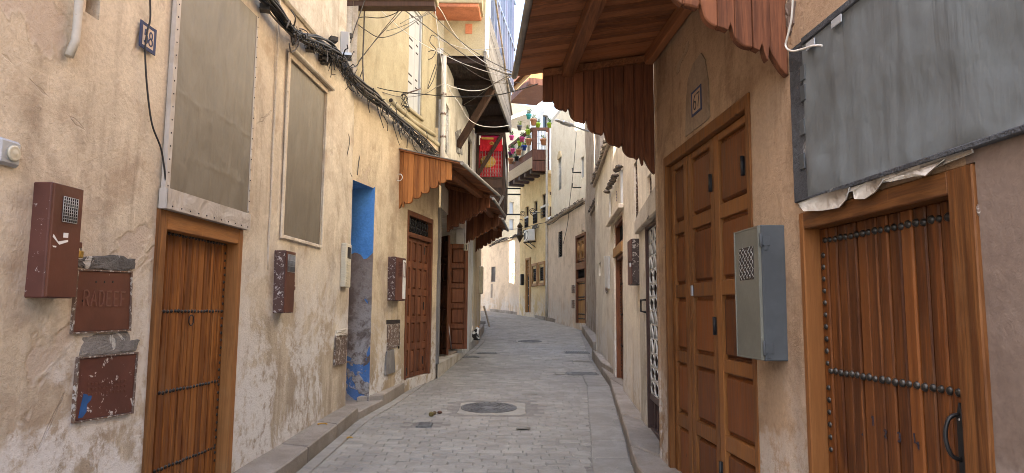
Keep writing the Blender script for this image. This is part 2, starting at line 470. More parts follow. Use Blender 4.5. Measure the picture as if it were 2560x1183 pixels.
# plasters
M_LA = plaster('plaster_pinkish_beige', (.735, .64, .50), (.61, .52, .395), (.45, .345, .245), 1, 1.0, 1.3, .38, 2.3, k=.90, peel=(.52, .43, .345), pthr=.605, psc=.7, grime=.42)
M_LAN = plaster('plaster_grey_white', (.66, .60, .50), (.58, .52, .43), (.46, .38, .29), 2, 0, .8, .3, k=.84)
M_LB = plaster('plaster_ochre_beige', (.70, .585, .41), (.61, .49, .335), (.46, .345, .225), 3, .85, 1.1, .45, 1.5, k=.88, peel=(.48, .38, .275), pthr=.605, psc=.8, grime=.35)
M_YEL = plaster('plaster_yellow', (.57, .49, .32), (.51, .435, .28), (.43, .34, .205), 4, 0, .8, .3, k=.71, grime=.25)
M_LC = plaster('plaster_offwhite', (.60, .56, .48), (.53, .485, .405), (.42, .37, .29), 5, .4, .9, .3)
M_LD = plaster('plaster_pale_ochre', (.64, .53, .34), (.57, .465, .30), (.47, .365, .235), 6, .4, .8, .3)
M_RA = plaster('plaster_tan', (.455, .315, .205), (.385, .26, .166), (.265, .165, .102), 7, .45, 1.5, .4, 1.4, k=.94, peel=(.36, .27, .19), pthr=.61, psc=.8)
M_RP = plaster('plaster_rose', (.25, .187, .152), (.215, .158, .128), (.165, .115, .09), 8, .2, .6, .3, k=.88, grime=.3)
M_RB = plaster('plaster_warm_beige', (.79, .71, .575), (.71, .625, .50), (.57, .475, .365), 9, .7, 1.0, .3, 1.4, grime=.2)
M_PIER = plaster('plaster_rough_grey', (.46, .39, .315), (.36, .30, .24), (.26, .205, .16), 10, .3, 2.2, .4)
M_RC = plaster('plaster_rosy_beige', (.82, .70, .575), (.75, .63, .51), (.62, .51, .40), 11, .7, .9, .3, 1.4, grime=.2)
M_RCU = plaster('plaster_cream', (.84, .79, .68), (.79, .73, .61), (.70, .62, .49), 12, 0, .7, .15, grime=.08)
M_RD = plaster('plaster_sand_yellow', (.80, .64, .36), (.73, .57, .31), (.62, .46, .245), 13, .6, .9, .25, 1.4, grime=.2)
M_RE = plaster('plaster_far_rose', (.82, .66, .48), (.75, .59, .42), (.62, .47, .33), 14, .6, .9, .25, 1.4, grime=.2)
M_WHT = plaster('plaster_white', (.66, .64, .60), (.60, .575, .53), (.5, .46, .4), 15, 0, .7, .25)
M_FARC = plaster('plaster_far_cream', (.56, .46, .31), (.50, .40, .26), (.42, .33, .2), 22, 0, .7, .2, grime=.15)
M_BLUE = plaster('paint_blue', (.115, .32, .70), (.09, .27, .62), (.06, .19, .48), 16, 0, 1.3, .15, spots=.1)
M_BLUELOW = plaster('paint_blue_worn_cement', (.27, .215, .18), (.22, .175, .15), (.16, .12, .10), 17, .5, 1.4, .3, 2.4, peel=(.06, .18, .44), spots=.6, pthr=.545, psc=2.3)
M_CEM = plaster('cement_patch', (.27, .255, .24), (.17, .16, .15), (.085, .08, .075), 18, 0, 2.6, .3, peel=(.5, .49, .46), psc=6, pthr=.57)
M_REDSOF = plaster('plaster_orange_red', (.52, .20, .11), (.45, .17, .09), (.34, .13, .075), 19, 0, 1.0, .2)
M_ARCHPATCH = plaster('plaster_grey_patch', (.335, .255, .185), (.28, .21, .155), (.23, .165, .115), 20, 0, 1.0, .2)  # own grey tone of the arched cement patch
# woods
W_DOOR = wood('wood_door_orange', (.42, .165, .040), (.20, .062, .016), 'z', .42, .22, (.36, .23, .13), .5)
W_DOORR = wood('wood_door_brown', (.235, .08, .02), (.09, .027, .009), 'z', .40, .12, (.26, .15, .08), .55)
W_FRAME = wood('wood_frame_orange', (.37, .165, .052), (.21, .082, .026), 'z', .45, .15, (.42, .30, .17), .15)
W_FRAMEH = wood('wood_lintel_orange', (.37, .165, .052), (.21, .082, .026), 'y', .45, .15, (.42, .30, .17), .15)
W_67 = wood('wood_panel_amber', (.30, .125, .035), (.18, .066, .019), 'z', .42, .3, (.24, .13, .06), .2)
W_FRAMER = wood('wood_frame_brown', (.225, .09, .026), (.125, .043, .013), 'z', .42, .15, (.30, .19, .11), .15)
W_FRAMERH = wood('wood_lintel_brown', (.225, .09, .026), (.125, .043, .013), 'y', .42, .15, (.30, .19, .11), .15)
W_67P = wood('wood_panel_field', (.26, .088, .023), (.13, .038, .011), 'z', .4, .2, (.2, .09, .04), .5)
W_RED = wood('wood_red_brown', (.27, .10, .045), (.17, .058, .026), 'z', .45, .15, (.30, .17, .1), .3)
W_REDY = wood('wood_red_brown_along', (.27, .10, .045), (.17, .058, .026), 'y', .45, .15, (.30, .17, .1), .3)
W_AWN = wood('wood_awning_side', (.255, .096, .045), (.14, .048, .023), 'z', .55, .15, (.3, .17, .1), .4, k=.88)
W_AWNX = wood('wood_awning_board', (.38, .155, .068), (.20, .076, .033), 'x', .55, .15, (.32, .19, .11), .6, k=1.15)
W_AWNY = wood('wood_awning_purlin', (.36, .15, .066), (.21, .08, .034), 'y', .55, .1, (.32, .19, .11), .3, k=1.0)
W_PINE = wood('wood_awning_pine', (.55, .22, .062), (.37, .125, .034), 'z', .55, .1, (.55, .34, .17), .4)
W_GATEP = wood('wood_gate_brown', (.185, .07, .032), (.115, .042, .02), 'z', .45, .2, (.24, .14, .09), .3)
W_DARK = wood('wood_dark_brown', (.10, .055, .036), (.055, .03, .02), 'z', .5, .25, (.16, .10, .07), .3)
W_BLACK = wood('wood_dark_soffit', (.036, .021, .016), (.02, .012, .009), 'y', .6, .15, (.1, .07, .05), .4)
W_GREY = wood('wood_weathered_grey', (.36, .33, .30), (.24, .22, .205), 'z', .8, .3, (.48, .46, .43), .3)
W_GREYY = wood('wood_weathered_grey_along', (.38, .35, .32), (.25, .23, .215), 'y', .8, .3, (.48, .46, .43), .3)
W_FAR = wood('wood_far_brown', (.21, .088, .052), (.13, .05, .03), 'z', .55, .2, (.34, .2, .14), .2)
W_CARVE = wood('wood_carved_honey', (.52, .29, .11), (.36, .18, .06), 'z', .5, .2, (.5, .36, .2), .2)
W_BEIGE = wood('wood_pale_beam', (.50, .41, .30), (.38, .30, .215), 'y', .75, .25, (.58, .5, .4), .2)
# metals, stone, cloth
P_BROWN = chipped('paint_brown_metal', (.135, .050, .030), (.5, .44, .4), -.05, .38, 22)
P_BROWNC = chipped('paint_brown_chipped', (.115, .042, .03), (.46, .40, .36), .33, .5, 26)
P_BROWNX = chipped('paint_brown_flaking', (.10, .05, .04), (.5, .44, .4), .62, .6, 30)
P_GREY = chipped('paint_grey_metal', (.072, .078, .083), (.13, .135, .14), .05, .55, 9, spec=.25)
P_OLIVE = chipped('paint_olive_metal', (.165, .163, .135), (.26, .26, .22), .08, .45, 9, spec=.25)
P_CREAM = plain('plastic_cream', (.60, .55, .42), .5, 0, .2)
P_WHITE = chipped('paint_white_metal', (.72, .71, .68), (.4, .36, .3), .12, .5, 20)
P_BLACK = plain('iron_black', (.022, .021, .022), .45, .3, .3)
P_STUD = plain('iron_stud', (.05, .045, .04), .38, .6, .4)
P_BRASS = plain('brass_padlock', (.55, .34, .08), .35, .8, .3)
P_STEEL = plain('steel_shackle', (.5, .5, .52), .3, .9, .2)
P_WIRE = plain('wire_grey', (.45, .44, .41), .45, .5, .2)
P_CABLE = plain('cable_black', (.02, .019, .019), .55, 0, .3)
P_CABLEG = plain('cable_grey_brown', (.10, .085, .07), .65, 0, .5)
P_CABLEW = plain('cable_white', (.64, .60, .54), .5, 0, .2)
P_CAST = plain('cast_iron', (.20, .19, .175), .55, .35, .4, 14, .5)
P_TIN = plain('tin_sheet', (.33, .31, .28), .6, .2, .35, 5)
P_PIPE = chipped('pipe_paint_flaking', (.62, .57, .48), (.42, .33, .25), .35, .7, 14)
P_RUSTY = chipped('hatch_rusty', (.15, .10, .075), (.48, .44, .39), .75, .7, 30, rust=(.2, .1, .05))
P_NUM = plain('paint_number_blue', (.045, .058, .125), .8, 0, .25)
P_NUMD = plain('paint_number_dark', (.035, .035, .05), .8, 0, .25)
P_NUMBG = plain('paint_number_ground', (.62, .50, .40), .9, 0, .12)
P_NUMBG2 = plain('paint_number_ground_tan', (.44, .32, .23), .9, 0, .12)
P_INK = plain('marker_ink', (.02, .018, .03), .7, 0, .2)
P_BLUES = plain('spray_blue', (.03, .12, .34), .7, 0, .35)
P_RIP = plain('torn_sticker_white', (.75, .74, .72), .8, 0, .1)
P_GLASS = plain('window_glass_dark', (.025, .028, .032), .12, 0, .3, 2, .05, .6)
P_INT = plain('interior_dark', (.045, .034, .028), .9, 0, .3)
P_SHUT = plain('shutter_pale_grey', (.40, .40, .385), .6, 0, .1, 4)
P_ALU = plain('aluminium_blue_grey', (.30, .33, .42), .4, .3, .15, 3)
P_PINK = plain('curtain_mauve', (.62, .44, .50), .8, 0, .25, 3)
P_GLASSB = plain('window_glass_blue', (.14, .19, .27), .1, 0, .3, 1.5, .03, .6)
P_TILE = plain('roof_tile_mossy', (.20, .15, .11), .85, 0, .55, 12, .6, col2=(.05, .045, .04))
P_TILEP = plain('roof_tile_pale', (.45, .37, .28), .85, 0, .4, 12, .6)
P_ACW = plain('plastic_white_case', (.74, .74, .70), .45, 0, .08)
P_LAMP = plain('lamp_grey', (.42, .44, .46), .4, .3, .1)
S_PAVE = stone('paver_grey', (.338, .312, .266), (.278, .253, .214), 5, .8, (.20, .18, .155), True, .6)
S_JOINT = stone('joint_sand', (.245, .222, .19), (.18, .16, .136), 9, .9, (.14, .125, .11))
S_SLAB = stone('gutter_slab', (.338, .31, .265), (.272, .247, .21), 4, .7, (.19, .17, .145))
S_KERB = stone('kerb_concrete', (.345, .298, .248), (.27, .228, .184), 4, 1.0, (.155, .124, .094), False, .75)
S_PALE = stone('cement_pale', (.43, .395, .33), (.35, .315, .26), 5, .8, (.3, .265, .215))
C_SCREEN = cloth('screen_oilcloth', (.182, .155, .113), (.148, .124, .09), .22, rough=.5, dist=.2)
C_STRIP = cloth('oilcloth_strip', (.47, .42, .365), (.38, .335, .285), .6, rough=.55)
C_TARP = cloth('tarp_blue_grey', (.135, .150, .156), (.106, .112, .112), .35, rough=.7, dist=.2)
C_TORN = cloth('tarp_torn_beige', (.50, .455, .40), (.40, .36, .31), .8)
C_RED = cloth('cloth_red', (.66, .02, .028), (.52, .012, .03), .5)
C_MAG = cloth('cloth_magenta', (.62, .02, .13), (.5, .015, .1), .5)
C_GOLD = cloth('cloth_gold', (.66, .40, .09), (.5, .28, .05), .5)
L_GREEN = plain('leaf_green', (.085, .15, .03), .6, 0, .4)
L_LIME = plain('leaf_lime', (.20, .26, .03), .6, 0, .3)
# ------------------------------------------------------------------ ground, road, kerbs
def gp(px, py, h=0.0):
    p = ground_at(px, py, h); return (p.x, p.y)
def offp(fr_off): pass
LK = [(-2.36, -4.0)] + [gp(735, 1183), gp(896, 1047), gp(958, 1015), gp(1098, 923), gp(1145, 894), gp(1180, 872), gp(1199, 854), gp(1212, 825)] + [(-1.25, 25), (-2.4, 28), (-4.4, 31.5), (-9, 35)]
RK = [(1.42, -4.0)] + [gp(1582, 1183), gp(1569, 1113), gp(1547, 1044), gp(1525, 965), gp(1503, 933), gp(1480, 896), gp(1466, 858), gp(1454, 829), gp(1442, 820), gp(1388, 806), gp(1324, 790.5), gp(1305, 787), gp(1211, 771)] + [(-9, 41)]
LK.sort(key=lambda p: p[1]); RK.sort(key=lambda p: p[1])
def interp(pl, y):
    for a, b in zip(pl, pl[1:]):
        if a[1] <= y <= b[1]:
            return a[0] + (b[0] - a[0]) * (y - a[1]) / (b[1] - a[1] + 1e-9)
    return pl[0][0] if y < pl[0][1] else pl[-1][0]
xl = lambda y: interp(LK, y)
xr = lambda y: interp(RK, y)

mb = MB(); n = 24; half = 150.0
mb.add([(-half, -half, G(-half) - .05), (half, -half, G(-half) - .05), (half, half, G(half) - .05), (-half, half, G(half) - .05)], [(0, 1, 2, 3)])
g = mb.build('ground', S_JOINT, None, origin=Vector((0, 0, 0)))
tag(g, 'bare earth under the houses and the sloping street', kind='structure')

mb = MB(); ys = [-4 + 0.5 * i for i in range(90)]
for i, y in enumerate(ys):
    mb.v += [Vector((xl(y) - .12, y, G(y) - .012)), Vector((xr(y) + .12, y, G(y) - .012))]
    if i: b = 2 * i; mb.f.append([b - 2, b - 1, b + 1, b]); mb.sm.append(False)
road = mb.build('road', S_JOINT, None, origin=Vector((0, 6, G(6))))
tag(road, 'grey paved lane curving uphill to the left between the houses', kind='structure')

# access covers set into the road: (photo x, photo y, half width m, half length m)
COVERS = []
def keep(x, y, hx, hy): COVERS.append((x, y, hx, hy))
MH = ground_at(1222, 1020); keep(MH.x + .05, MH.y, .47, .44)
C1 = ground_at(1456, 934); keep(C1.x, C1.y, .30, .20)
C1b = ground_at(1400, 934); keep(C1b.x + .02, C1b.y, .09, .16)
C2 = ground_at(1456, 903); keep(C2.x, C2.y, .22, .13)
D1 = ground_at(1443, 881); keep(D1.x, D1.y, .30, .16)
D2 = ground_at(1178, 892); keep(D2.x, D2.y, .20, .13)
D3 = ground_at(1218, 882.5); keep(D3.x, D3.y, .24, .14)
MH2 = ground_at(1325, 854); keep(MH2.x, MH2.y, .38, .42)
C3 = ground_at(1061, 1062); keep(C3.x, C3.y, .10, .12)
def blocked(x0, x1, y0, y1):
    return any(x1 > c[0] - c[2] and x0 < c[0] + c[2] and y1 > c[1] - c[3] and y0 < c[1] + c[3] for c in COVERS)

GL, GR = .13, .36                          # gutter slabs along the two edges
def paver(mb, x0, x1, y0, y1, top, tl):
    b = .006
    def z(x, y, k): return G(y) + k + tl[0] * (x - x0) + tl[1] * (y - y0)
    lo = [(x0, y0, z(x0, y0, -.03)), (x1, y0, z(x1, y0, -.03)), (x1, y1, z(x1, y1, -.03)), (x0, y1, z(x0, y1, -.03))]
    j = lambda: rnd.uniform(-.004, .004)
    md = [(x0 + j(), y0 + j(), z(x0, y0, top - b)), (x1 + j(), y0 + j(), z(x1, y0, top - b)), (x1 + j(), y1 + j(), z(x1, y1, top - b)), (x0 + j(), y1 + j(), z(x0, y1, top - b))]
    hi = [(md[0][0] + b, md[0][1] + b, z(x0, y0, top)), (md[1][0] - b, md[1][1] + b, z(x1, y0, top)), (md[2][0] - b, md[2][1] - b, z(x1, y1, top)), (md[3][0] + b, md[3][1] - b, z(x0, y1, top))]
    mb.add(lo + md + hi, [(0, 1, 5, 4), (1, 2, 6, 5), (2, 3, 7, 6), (3, 0, 4, 7), (4, 5, 9, 8), (5, 6, 10, 9), (6, 7, 11, 10), (7, 4, 8, 11), (8, 9, 10, 11)])
near_n = 0; stuff = MB(); tones = []
y = 3.6; row = 0; RW = .108; PW = .222
while y < 39.5:
    a, b = xl(y + .06) + (GL if y < 20 else .05), xr(y + .06) - (GR if y < 12 else .06)
    x = a - (PW * .5 if row % 2 else 0) - rnd.uniform(0, .03)
    while x < b:
        w = PW * rnd.uniform(.93, 1.07)
        x0, x1 = max(x, a), min(x + w, b)
        if x1 - x0 > .05 and not blocked(x0, x1, y, y + RW):
            top = rnd.gauss(-.004, .0022); tl = (rnd.gauss(0, .006), rnd.gauss(0, .012))
            gap = rnd.uniform(.0018, .0042); tone = rnd.random()
            vis = y > 5.55 and near_n < 300
            t = MB() if vis else stuff
            paver(t, x0 + gap, x1 - gap, y + gap, y + RW - gap, top, tl)
            if vis:
                t.build('paver', S_PAVE, road, attr=[tone] * 9, recalc=False); near_n += 1
            else: tones += [tone] * 9
        x += w
    y += RW; row += 1
o = stuff.build('paving', S_PAVE, road, recalc=False, attr=tones); o['kind'] = 'stuff'
def slabs(side, y0, y1):
    y = y0
    while y < y1:
        l = rnd.uniform(.45, .75); ya, yb = y + .005, min(y + l, y1) - .005
        if side == 'L': x = [(xl(ya) + .01, xl(ya) + GL - .008), (xl(yb) + .01, xl(yb) + GL - .008)]
        else: x = [(xr(ya) - GR + .008, xr(ya) - .01), (xr(yb) - GR + .008, xr(yb) - .01)]
        h = rnd.gauss(.002, .002)
        if not blocked(min(x[0][0], x[1][0]), max(x[0][1], x[1][1]), ya, yb):
            m = MB().extr([(x[0][0], ya, G(ya) - .03), (x[0][1], ya, G(ya) - .03), (x[1][1], yb, G(yb) - .03), (x[1][0], yb, G(yb) - .03)], (0, 0, .03 + h))
            m.build('gutter_slab', S_SLAB, road, bevel=.006)
        y += l
slabs('L', 3.6, 20.0); slabs('R', 3.6, 12.0)

def kerb(name, label, front, back, h, cuts, mat=S_KERB):
    """kerb between a street edge and the wall foot; front/back are lists of matching plan points"""
    cy = sum(p[1] for p in front) / len(front); cx = sum(p[0] for p in front) / len(front)
    root = thing(name, (cx, cy, G(cy)), label, None)
    root['kind'] = 'structure'
    def along(pl, t):
        d = [0]
        for a, b in zip(pl, pl[1:]): d.append(d[-1] + math.dist(a, b))
        q = t * d[-1]
        for i in range(len(pl) - 1):
            if q <= d[i + 1] + 1e-9:
                k = (q - d[i]) / (d[i + 1] - d[i] + 1e-9); return Vector((pl[i][0] + (pl[i + 1][0] - pl[i][0]) * k, pl[i][1] + (pl[i + 1][1] - pl[i][1]) * k, 0))
        return Vector((*pl[-1], 0))
    ts = [i / cuts for i in range(cuts + 1)]
    for i in range(cuts):
        e = .004 / (math.dist(front[0], front[-1]) + .1)
        t0, t1 = ts[i] + e, ts[i + 1] - e
        sub = [t0, (t0 + t1) / 2, t1]; m = MB(); dz = rnd.gauss(0, .004)
        vs = []
        for t in sub:
            f, b = along(front, t), along(back, t); wob = rnd.gauss(0, .004)
            dirv = (f - b).normalized()
            f = f + dirv * wob
            for p, k in ((f, -.06), (f, h + dz), (b, h + dz + .004), (b, -.06)): vs.append(Vector((p.x, p.y, G(p.y) + k)))
        fs = [(0, 1, 2, 3), (8, 11, 10, 9)]
        for q in (0, 4): fs += [(q, q + 4, q + 5, q + 1), (q + 1, q + 5, q + 6, q + 2), (q + 2, q + 6, q + 7, q + 3), (q + 3, q + 7, q + 4, q)]
        m.add(vs, fs).build('kerb_stone', mat, root, bevel=.012)
    return root
lw = lambda y: -2.45 + .059 * y - .03
K = LK
kerb('kerb', 'long concrete kerb along the foot of the left wall, nearest', [(xl(3.4), 3.4), LK[1], LK[2]], [(lw(3.4), 3.4), (lw(LK[1][1]), LK[1][1]), (lw(8.3), 8.3)], .135, 5)
kerb('kerb', 'short low kerb in front of the blue doorway', [LK[2], LK[3]], [(lw(8.2) - .5, 8.1), (-2.3, 9.0)], .085, 1)
kerb('kerb', 'kerb under the brown panelled door on the left', [LK[3], ((LK[3][0] + LK[4][0]) / 2, (LK[3][1] + LK[4][1]) / 2), LK[4]], [(-1.95, 8.75), (-1.5, 10.4), (-1.2, 12.3)], .145, 3)
kerb('kerb', 'raised kerb in front of the open shop doors', [LK[4], LK[5], LK[6], LK[7]], [(-1.75, 12.0), (-1.75, 14.4), (-1.3, 16.2), (-1.1, 18.4)], .17, 3)
kerb('kerb', 'small kerb block beyond the cat', [(LK[7][0] - .03, LK[7][1] + .05), LK[8], (-1.0, 23.6)], [(-1.35, 18.3), (-1.35, 22.0), (-1.5, 23.6)], .24, 2)
rwB = lambda y: 1.03 + .057 * y + .03
kerb('kerb', 'worn kerb along the foot of the right wall, nearest', [(xr(3.6), 3.6), RK[1], RK[2], RK[3], RK[4], RK[5]], [(1.5, 3.6), (1.36, 5.9), (1.5, 6.4), (rwB(7.4) + .3, 7.4), (rwB(9) + .05, 9.0), (rwB(10.4) + .3, 10.4)], .12, 6)
kerb('kerb', 'kerb block past the right-hand plank door', [RK[5], RK[6]], [(rwB(10.9) + .02, 10.9), (rwB(13.3), 13.3)], .20, 2)
kerb('kerb', 'kerb block at the foot of the rough grey pier', [(RK[7][0] - .05, 16.4), (RK[8][0], RK[8][1])], [(2.3, 16.4), (2.45, RK[8][1])], .20, 2)
kerb('kerb', 'low kerb following the bend along the far right walls', [RK[9], RK[10], RK[11], RK[12], RK[13]], [(2.45, 23.2), (1.86, 27.0), (.85, 31.5), (.45, 33.0), (-1.5, 37.7)], .13, 6)

# covers and drains
def rect_cover(name, label, cat, p, hx, hy, mat, slots=0, rim=True, group=None):
    r = thing(name, p, label, cat, group); z = lambda y, k: G(y) + k
    fr = Fr((p.x - hx, p.y), (p.x + hx, p.y), n=(0, -1, 0)); fr.n = Vector((0, 1, SLOPE))
    base = MB().add([fr.pt(0, -hy, G(p.y) + .004), fr.pt(2 * hx, -hy, G(p.y) + .004), fr.pt(2 * hx, hy, G(p.y) + .004), fr.pt(0, hy, G(p.y) + .004)], [(0, 1, 2, 3)])
    if rim:
        m = MB(); w = .025
        for a, b, c, d in ((0, 2 * hx, -hy, -hy + w), (0, 2 * hx, hy - w, hy), (0, w, -hy + w, hy - w), (2 * hx - w, 2 * hx, -hy + w, hy - w)): m.box(fr, a, b, c, d, G(p.y) - .03, G(p.y) + .008)
        m.build('frame', mat, r)
    if slots:
        k = 2 * hx / slots
        for i in range(slots): MB().box(fr, i * k + k * .22, i * k + k * .78, -hy + .025, hy - .025, G(p.y) - .02, G(p.y) + .006).build('bar', mat, r)
        MB().box(fr, .02, 2 * hx - .02, -hy + .02, hy - .02, G(p.y) - .04, G(p.y) - .010).build('pit', P_INT, r)
    else:
        m = MB().box(fr, .03, 2 * hx - .03, -hy + .03, hy - .03, G(p.y) - .02, G(p.y) + .004); m.build('lid', mat, r, bevel=.003)
        q = MB()
        for i in range(3): q.box(fr, hx * .3, hx * 1.7, -hy * .5 + i * hy * .45, -hy * .5 + i * hy * .45 + .02, G(p.y) + .004, G(p.y) + .008)
        q.build('ridge', mat, r)
    return r
def round_cover(label, p, rad, collar=True):
    r = thing('manhole_cover', p, label, 'manhole', 'round manhole covers')
    def disc(m, r0, r1, z0, z1, n=40):
        vs = []; fs = []
        for i in range(n):
            a = 2 * math.pi * i / n; c, s = math.cos(a), math.sin(a)
            for rr, zz in ((r0, z0), (r1, z0), (r1, z1), (r0, z1)): vs.append((p.x + c * rr, p.y + s * rr, G(p.y + s * rr) + zz))
        for i in range(n):
            b, c = 4 * i, 4 * ((i + 1) % n)
            for k in range(4): fs.append((b + k, b + (k + 1) % 4, c + (k + 1) % 4, c + k))
        m.add(vs, fs); return m
    if collar:
        ring = []
        for i in range(28):
            a = 2 * math.pi * i / 28; k = .46 / max(abs(math.cos(a)), abs(math.sin(a))) * (.93 + .09 * mnoise.noise(Vector((math.cos(a) * 2, math.sin(a) * 2, 5)))); k = min(k, .56)
            x, y_ = p.x + .05 + k * math.cos(a), p.y + k * .95 * math.sin(a); ring.append((x, y_, G(y_) - .03))
        MB().extr(ring, (0, 0, .032)).build('collar', S_PALE, r, bevel=.01)
    disc(MB(), rad * .94, rad, -.02, .012).build('ring', P_CAST, r)
    m = disc(MB(), 0.002, rad * .92, -.02, .006); m.build('lid', P_CAST, r)
    for j, k in ((.30, 10), (.48, 16), (.66, 22), (.83, 28)):
        q = MB()
        for i in range(k):
            a0 = 2 * math.pi * (i + .12) / k; a1 = 2 * math.pi * (i + .85) / k; rr = rad * j
            pts = [(p.x + math.cos(a) * x, p.y + math.sin(a) * x) for a, x in ((a0, rr), (a1, rr), (a1, rr + rad * .10), (a0, rr + rad * .10))]
            q.extr([(x, y, G(y) + .006) for x, y in pts], (0, 0, .007))
        q.build('tread_ring', P_CAST, r)
round_cover('large round cast-iron manhole cover in a pale cement square', MH, .36)
round_cover('distant round manhole cover in the middle of the lane', MH2, .33)
rect_cover('access_cover', 'rectangular grey metal access cover by the right gutter', 'cover', C1, .27, .17, P_CAST)
r = thing('access_cover', C1b, 'pale cement ring with a small cap beside the rectangular cover', 'cover')
m = MB().lathe((C1b.x, C1b.y, G(C1b.y) - .02), [(.09, 0), (.09, .026), (.06, .028), (.055, .022)], 20); m.build('ring', S_PALE, r)
rect_cover('access_cover', 'thin-edged square cover up the lane, before the right drain', 'cover', C2, .2, .12, S_SLAB)
rect_cover('drain_grate', 'iron drain grate near the right kerb', 'drain', D1, .28, .15, P_CAST, 14)
rect_cover('drain_grate', 'nearer of two iron drain grates by the left kerb', 'drain', D2, .18, .12, P_CAST, 10)
rect_cover('drain_grate', 'farther of two iron drain grates by the left kerb', 'drain', D3, .22, .13, P_CAST, 12)
rect_cover('access_cover', 'small square dark cover near the animal droppings', 'cover', C3, .085, .105, P_CAST)
p = ground_at(1308, 1073); paver_m = MB(); f = Fr((p.x - .08, p.y), (p.x + .08, p.y), n=(0, 1, 0))
r = thing('loose_tile', p, 'small tilted loose paver chip on the road below the manhole', 'tile')
MB().extr([f.pt(0, -.05, G(p.y) + .004), f.pt(.16, -.05, G(p.y) + .02), f.pt(.15, .04, G(p.y) + .016), f.pt(.01, .04, G(p.y) + .005)], (0, 0, .012)).build('chip', S_SLAB, r)
for i, (px, py, sx, sz, lab) in enumerate(((1078, 1041, .032, .03, 'olive brown dropping nearest the small cover'), (1086, 1036, .024, .022, 'small brown dropping touching the olive one'), (1099, 1034, .03, .018, 'dark reddish dropping lying apart on the right'))):
    p = ground_at(px, py)
    t = MB().ball((p.x, p.y, G(p.y) + sz * .8), sx, sx * .75, sz, 10, 6, .18)
    o = t.build('dropping', plain('dropping_brown_%d' % i, ((.20, .14, .04), (.17, .11, .05), (.12, .05, .03))[i], .7, 0, .5, 60), None)
    tag(o, lab, 'dropping', 'droppings on the road')
for i, (px, py, lab) in enumerate(((806, 1062, 'curled orange peel lying on the left kerb'), (874, 1096, 'tiny orange peel scrap on the road beside the left kerb'))):
    h = .14 if i == 0 else 0.0; p = ground_at(px, py, h); s = .045 if i == 0 else .025
    t = MB().tube([p + Vector((s * math.cos(a), s * .8 * math.sin(a), .008)) for a in [k * .45 for k in range(10)]], .008, 5)
    tag(t.build('orange_peel', plain('peel_orange_%d' % i, (.55, .30, .06), .7), None), lab, 'peel')
lit = MB()
for i in range(160):
    yy = 5.5 + rnd.random() ** 1.6 * 22; sd = rnd.random()
    if sd < .45: xx = xl(yy) + abs(rnd.gauss(0, .16))
    elif sd < .9: xx = xr(yy) - abs(rnd.gauss(0, .16))
    else: xx = rnd.uniform(xl(yy), xr(yy))
    s = rnd.uniform(.005, .014)
    lit.add([Vector((xx + rnd.uniform(-s, s), yy + rnd.uniform(-s, s), G(yy) + .005 + (s * .8 if k == 3 else 0))) for k in range(4)], [(0, 1, 3), (1, 2, 3), (2, 0, 3)])
tag(lit.build('litter_grit', S_PALE, None), 'scattered grit and crumbs of plaster along both gutters', 'grit', kind='stuff')
# ------------------------------------------------------------------ shared builders
def cloth_panel(fr, s0, s1, z0, z1, d, amp, seed=0, step=.05, sag=0.0, tear=None, cr=(), hf=1.0):
    ns = max(2, int((s1 - s0) / step)); nz = max(2, int((z1 - z0) / step)); m = MB()
    for i in range(ns + 1):
        for j in range(nz + 1):
            s = s0 + (s1 - s0) * i / ns; z = z0 + (z1 - z0) * j / nz
            e = min(1.0, min(i, ns - i) / 2.0, min(j, nz - j) / 2.0)
            q = mnoise.noise(Vector((s * 3.3 + seed, z * 1.4, seed))) + .5 * hf * mnoise.noise(Vector((s * 9 + seed, z * 5, 3.1))) + .35 * hf * mnoise.noise(Vector((s * 22, z * 3.0 + seed, 7.7)))
            for ax, f_, h_, w_ in cr:
                x_ = (s - s0) / (s1 - s0) if ax == 's' else (z - z0) / (z1 - z0)
                q += h_ / amp * math.exp(-((x_ - f_ - .02 * mnoise.noise(Vector((s * 4, z * 4, f_ * 9)))) / w_) ** 2)
            zz = z + (tear(s) if tear and j == 0 else 0)
            m.v.append(fr.pt(s, d + amp * q * e + sag * e, zz))
    for i in range(ns):
        for j in range(nz):
            a = i * (nz + 1) + j; m.f.append([a, a + nz + 1, a + nz + 2, a + 1]); m.sm.append(True)
    return m
def stud_row(m, fr, s0, s1, z0, z1, n, d, r, h):
    for i in range(n):
        t = i / max(1, n - 1); m.dome(fr.pt(s0 + (s1 - s0) * t + rnd.gauss(0, r * .12), d, z0 + (z1 - z0) * t + rnd.gauss(0, r * .12)), fr.n, r * rnd.uniform(.88, 1.1), h * rnd.uniform(.85, 1.1), 8, 3)
    return m
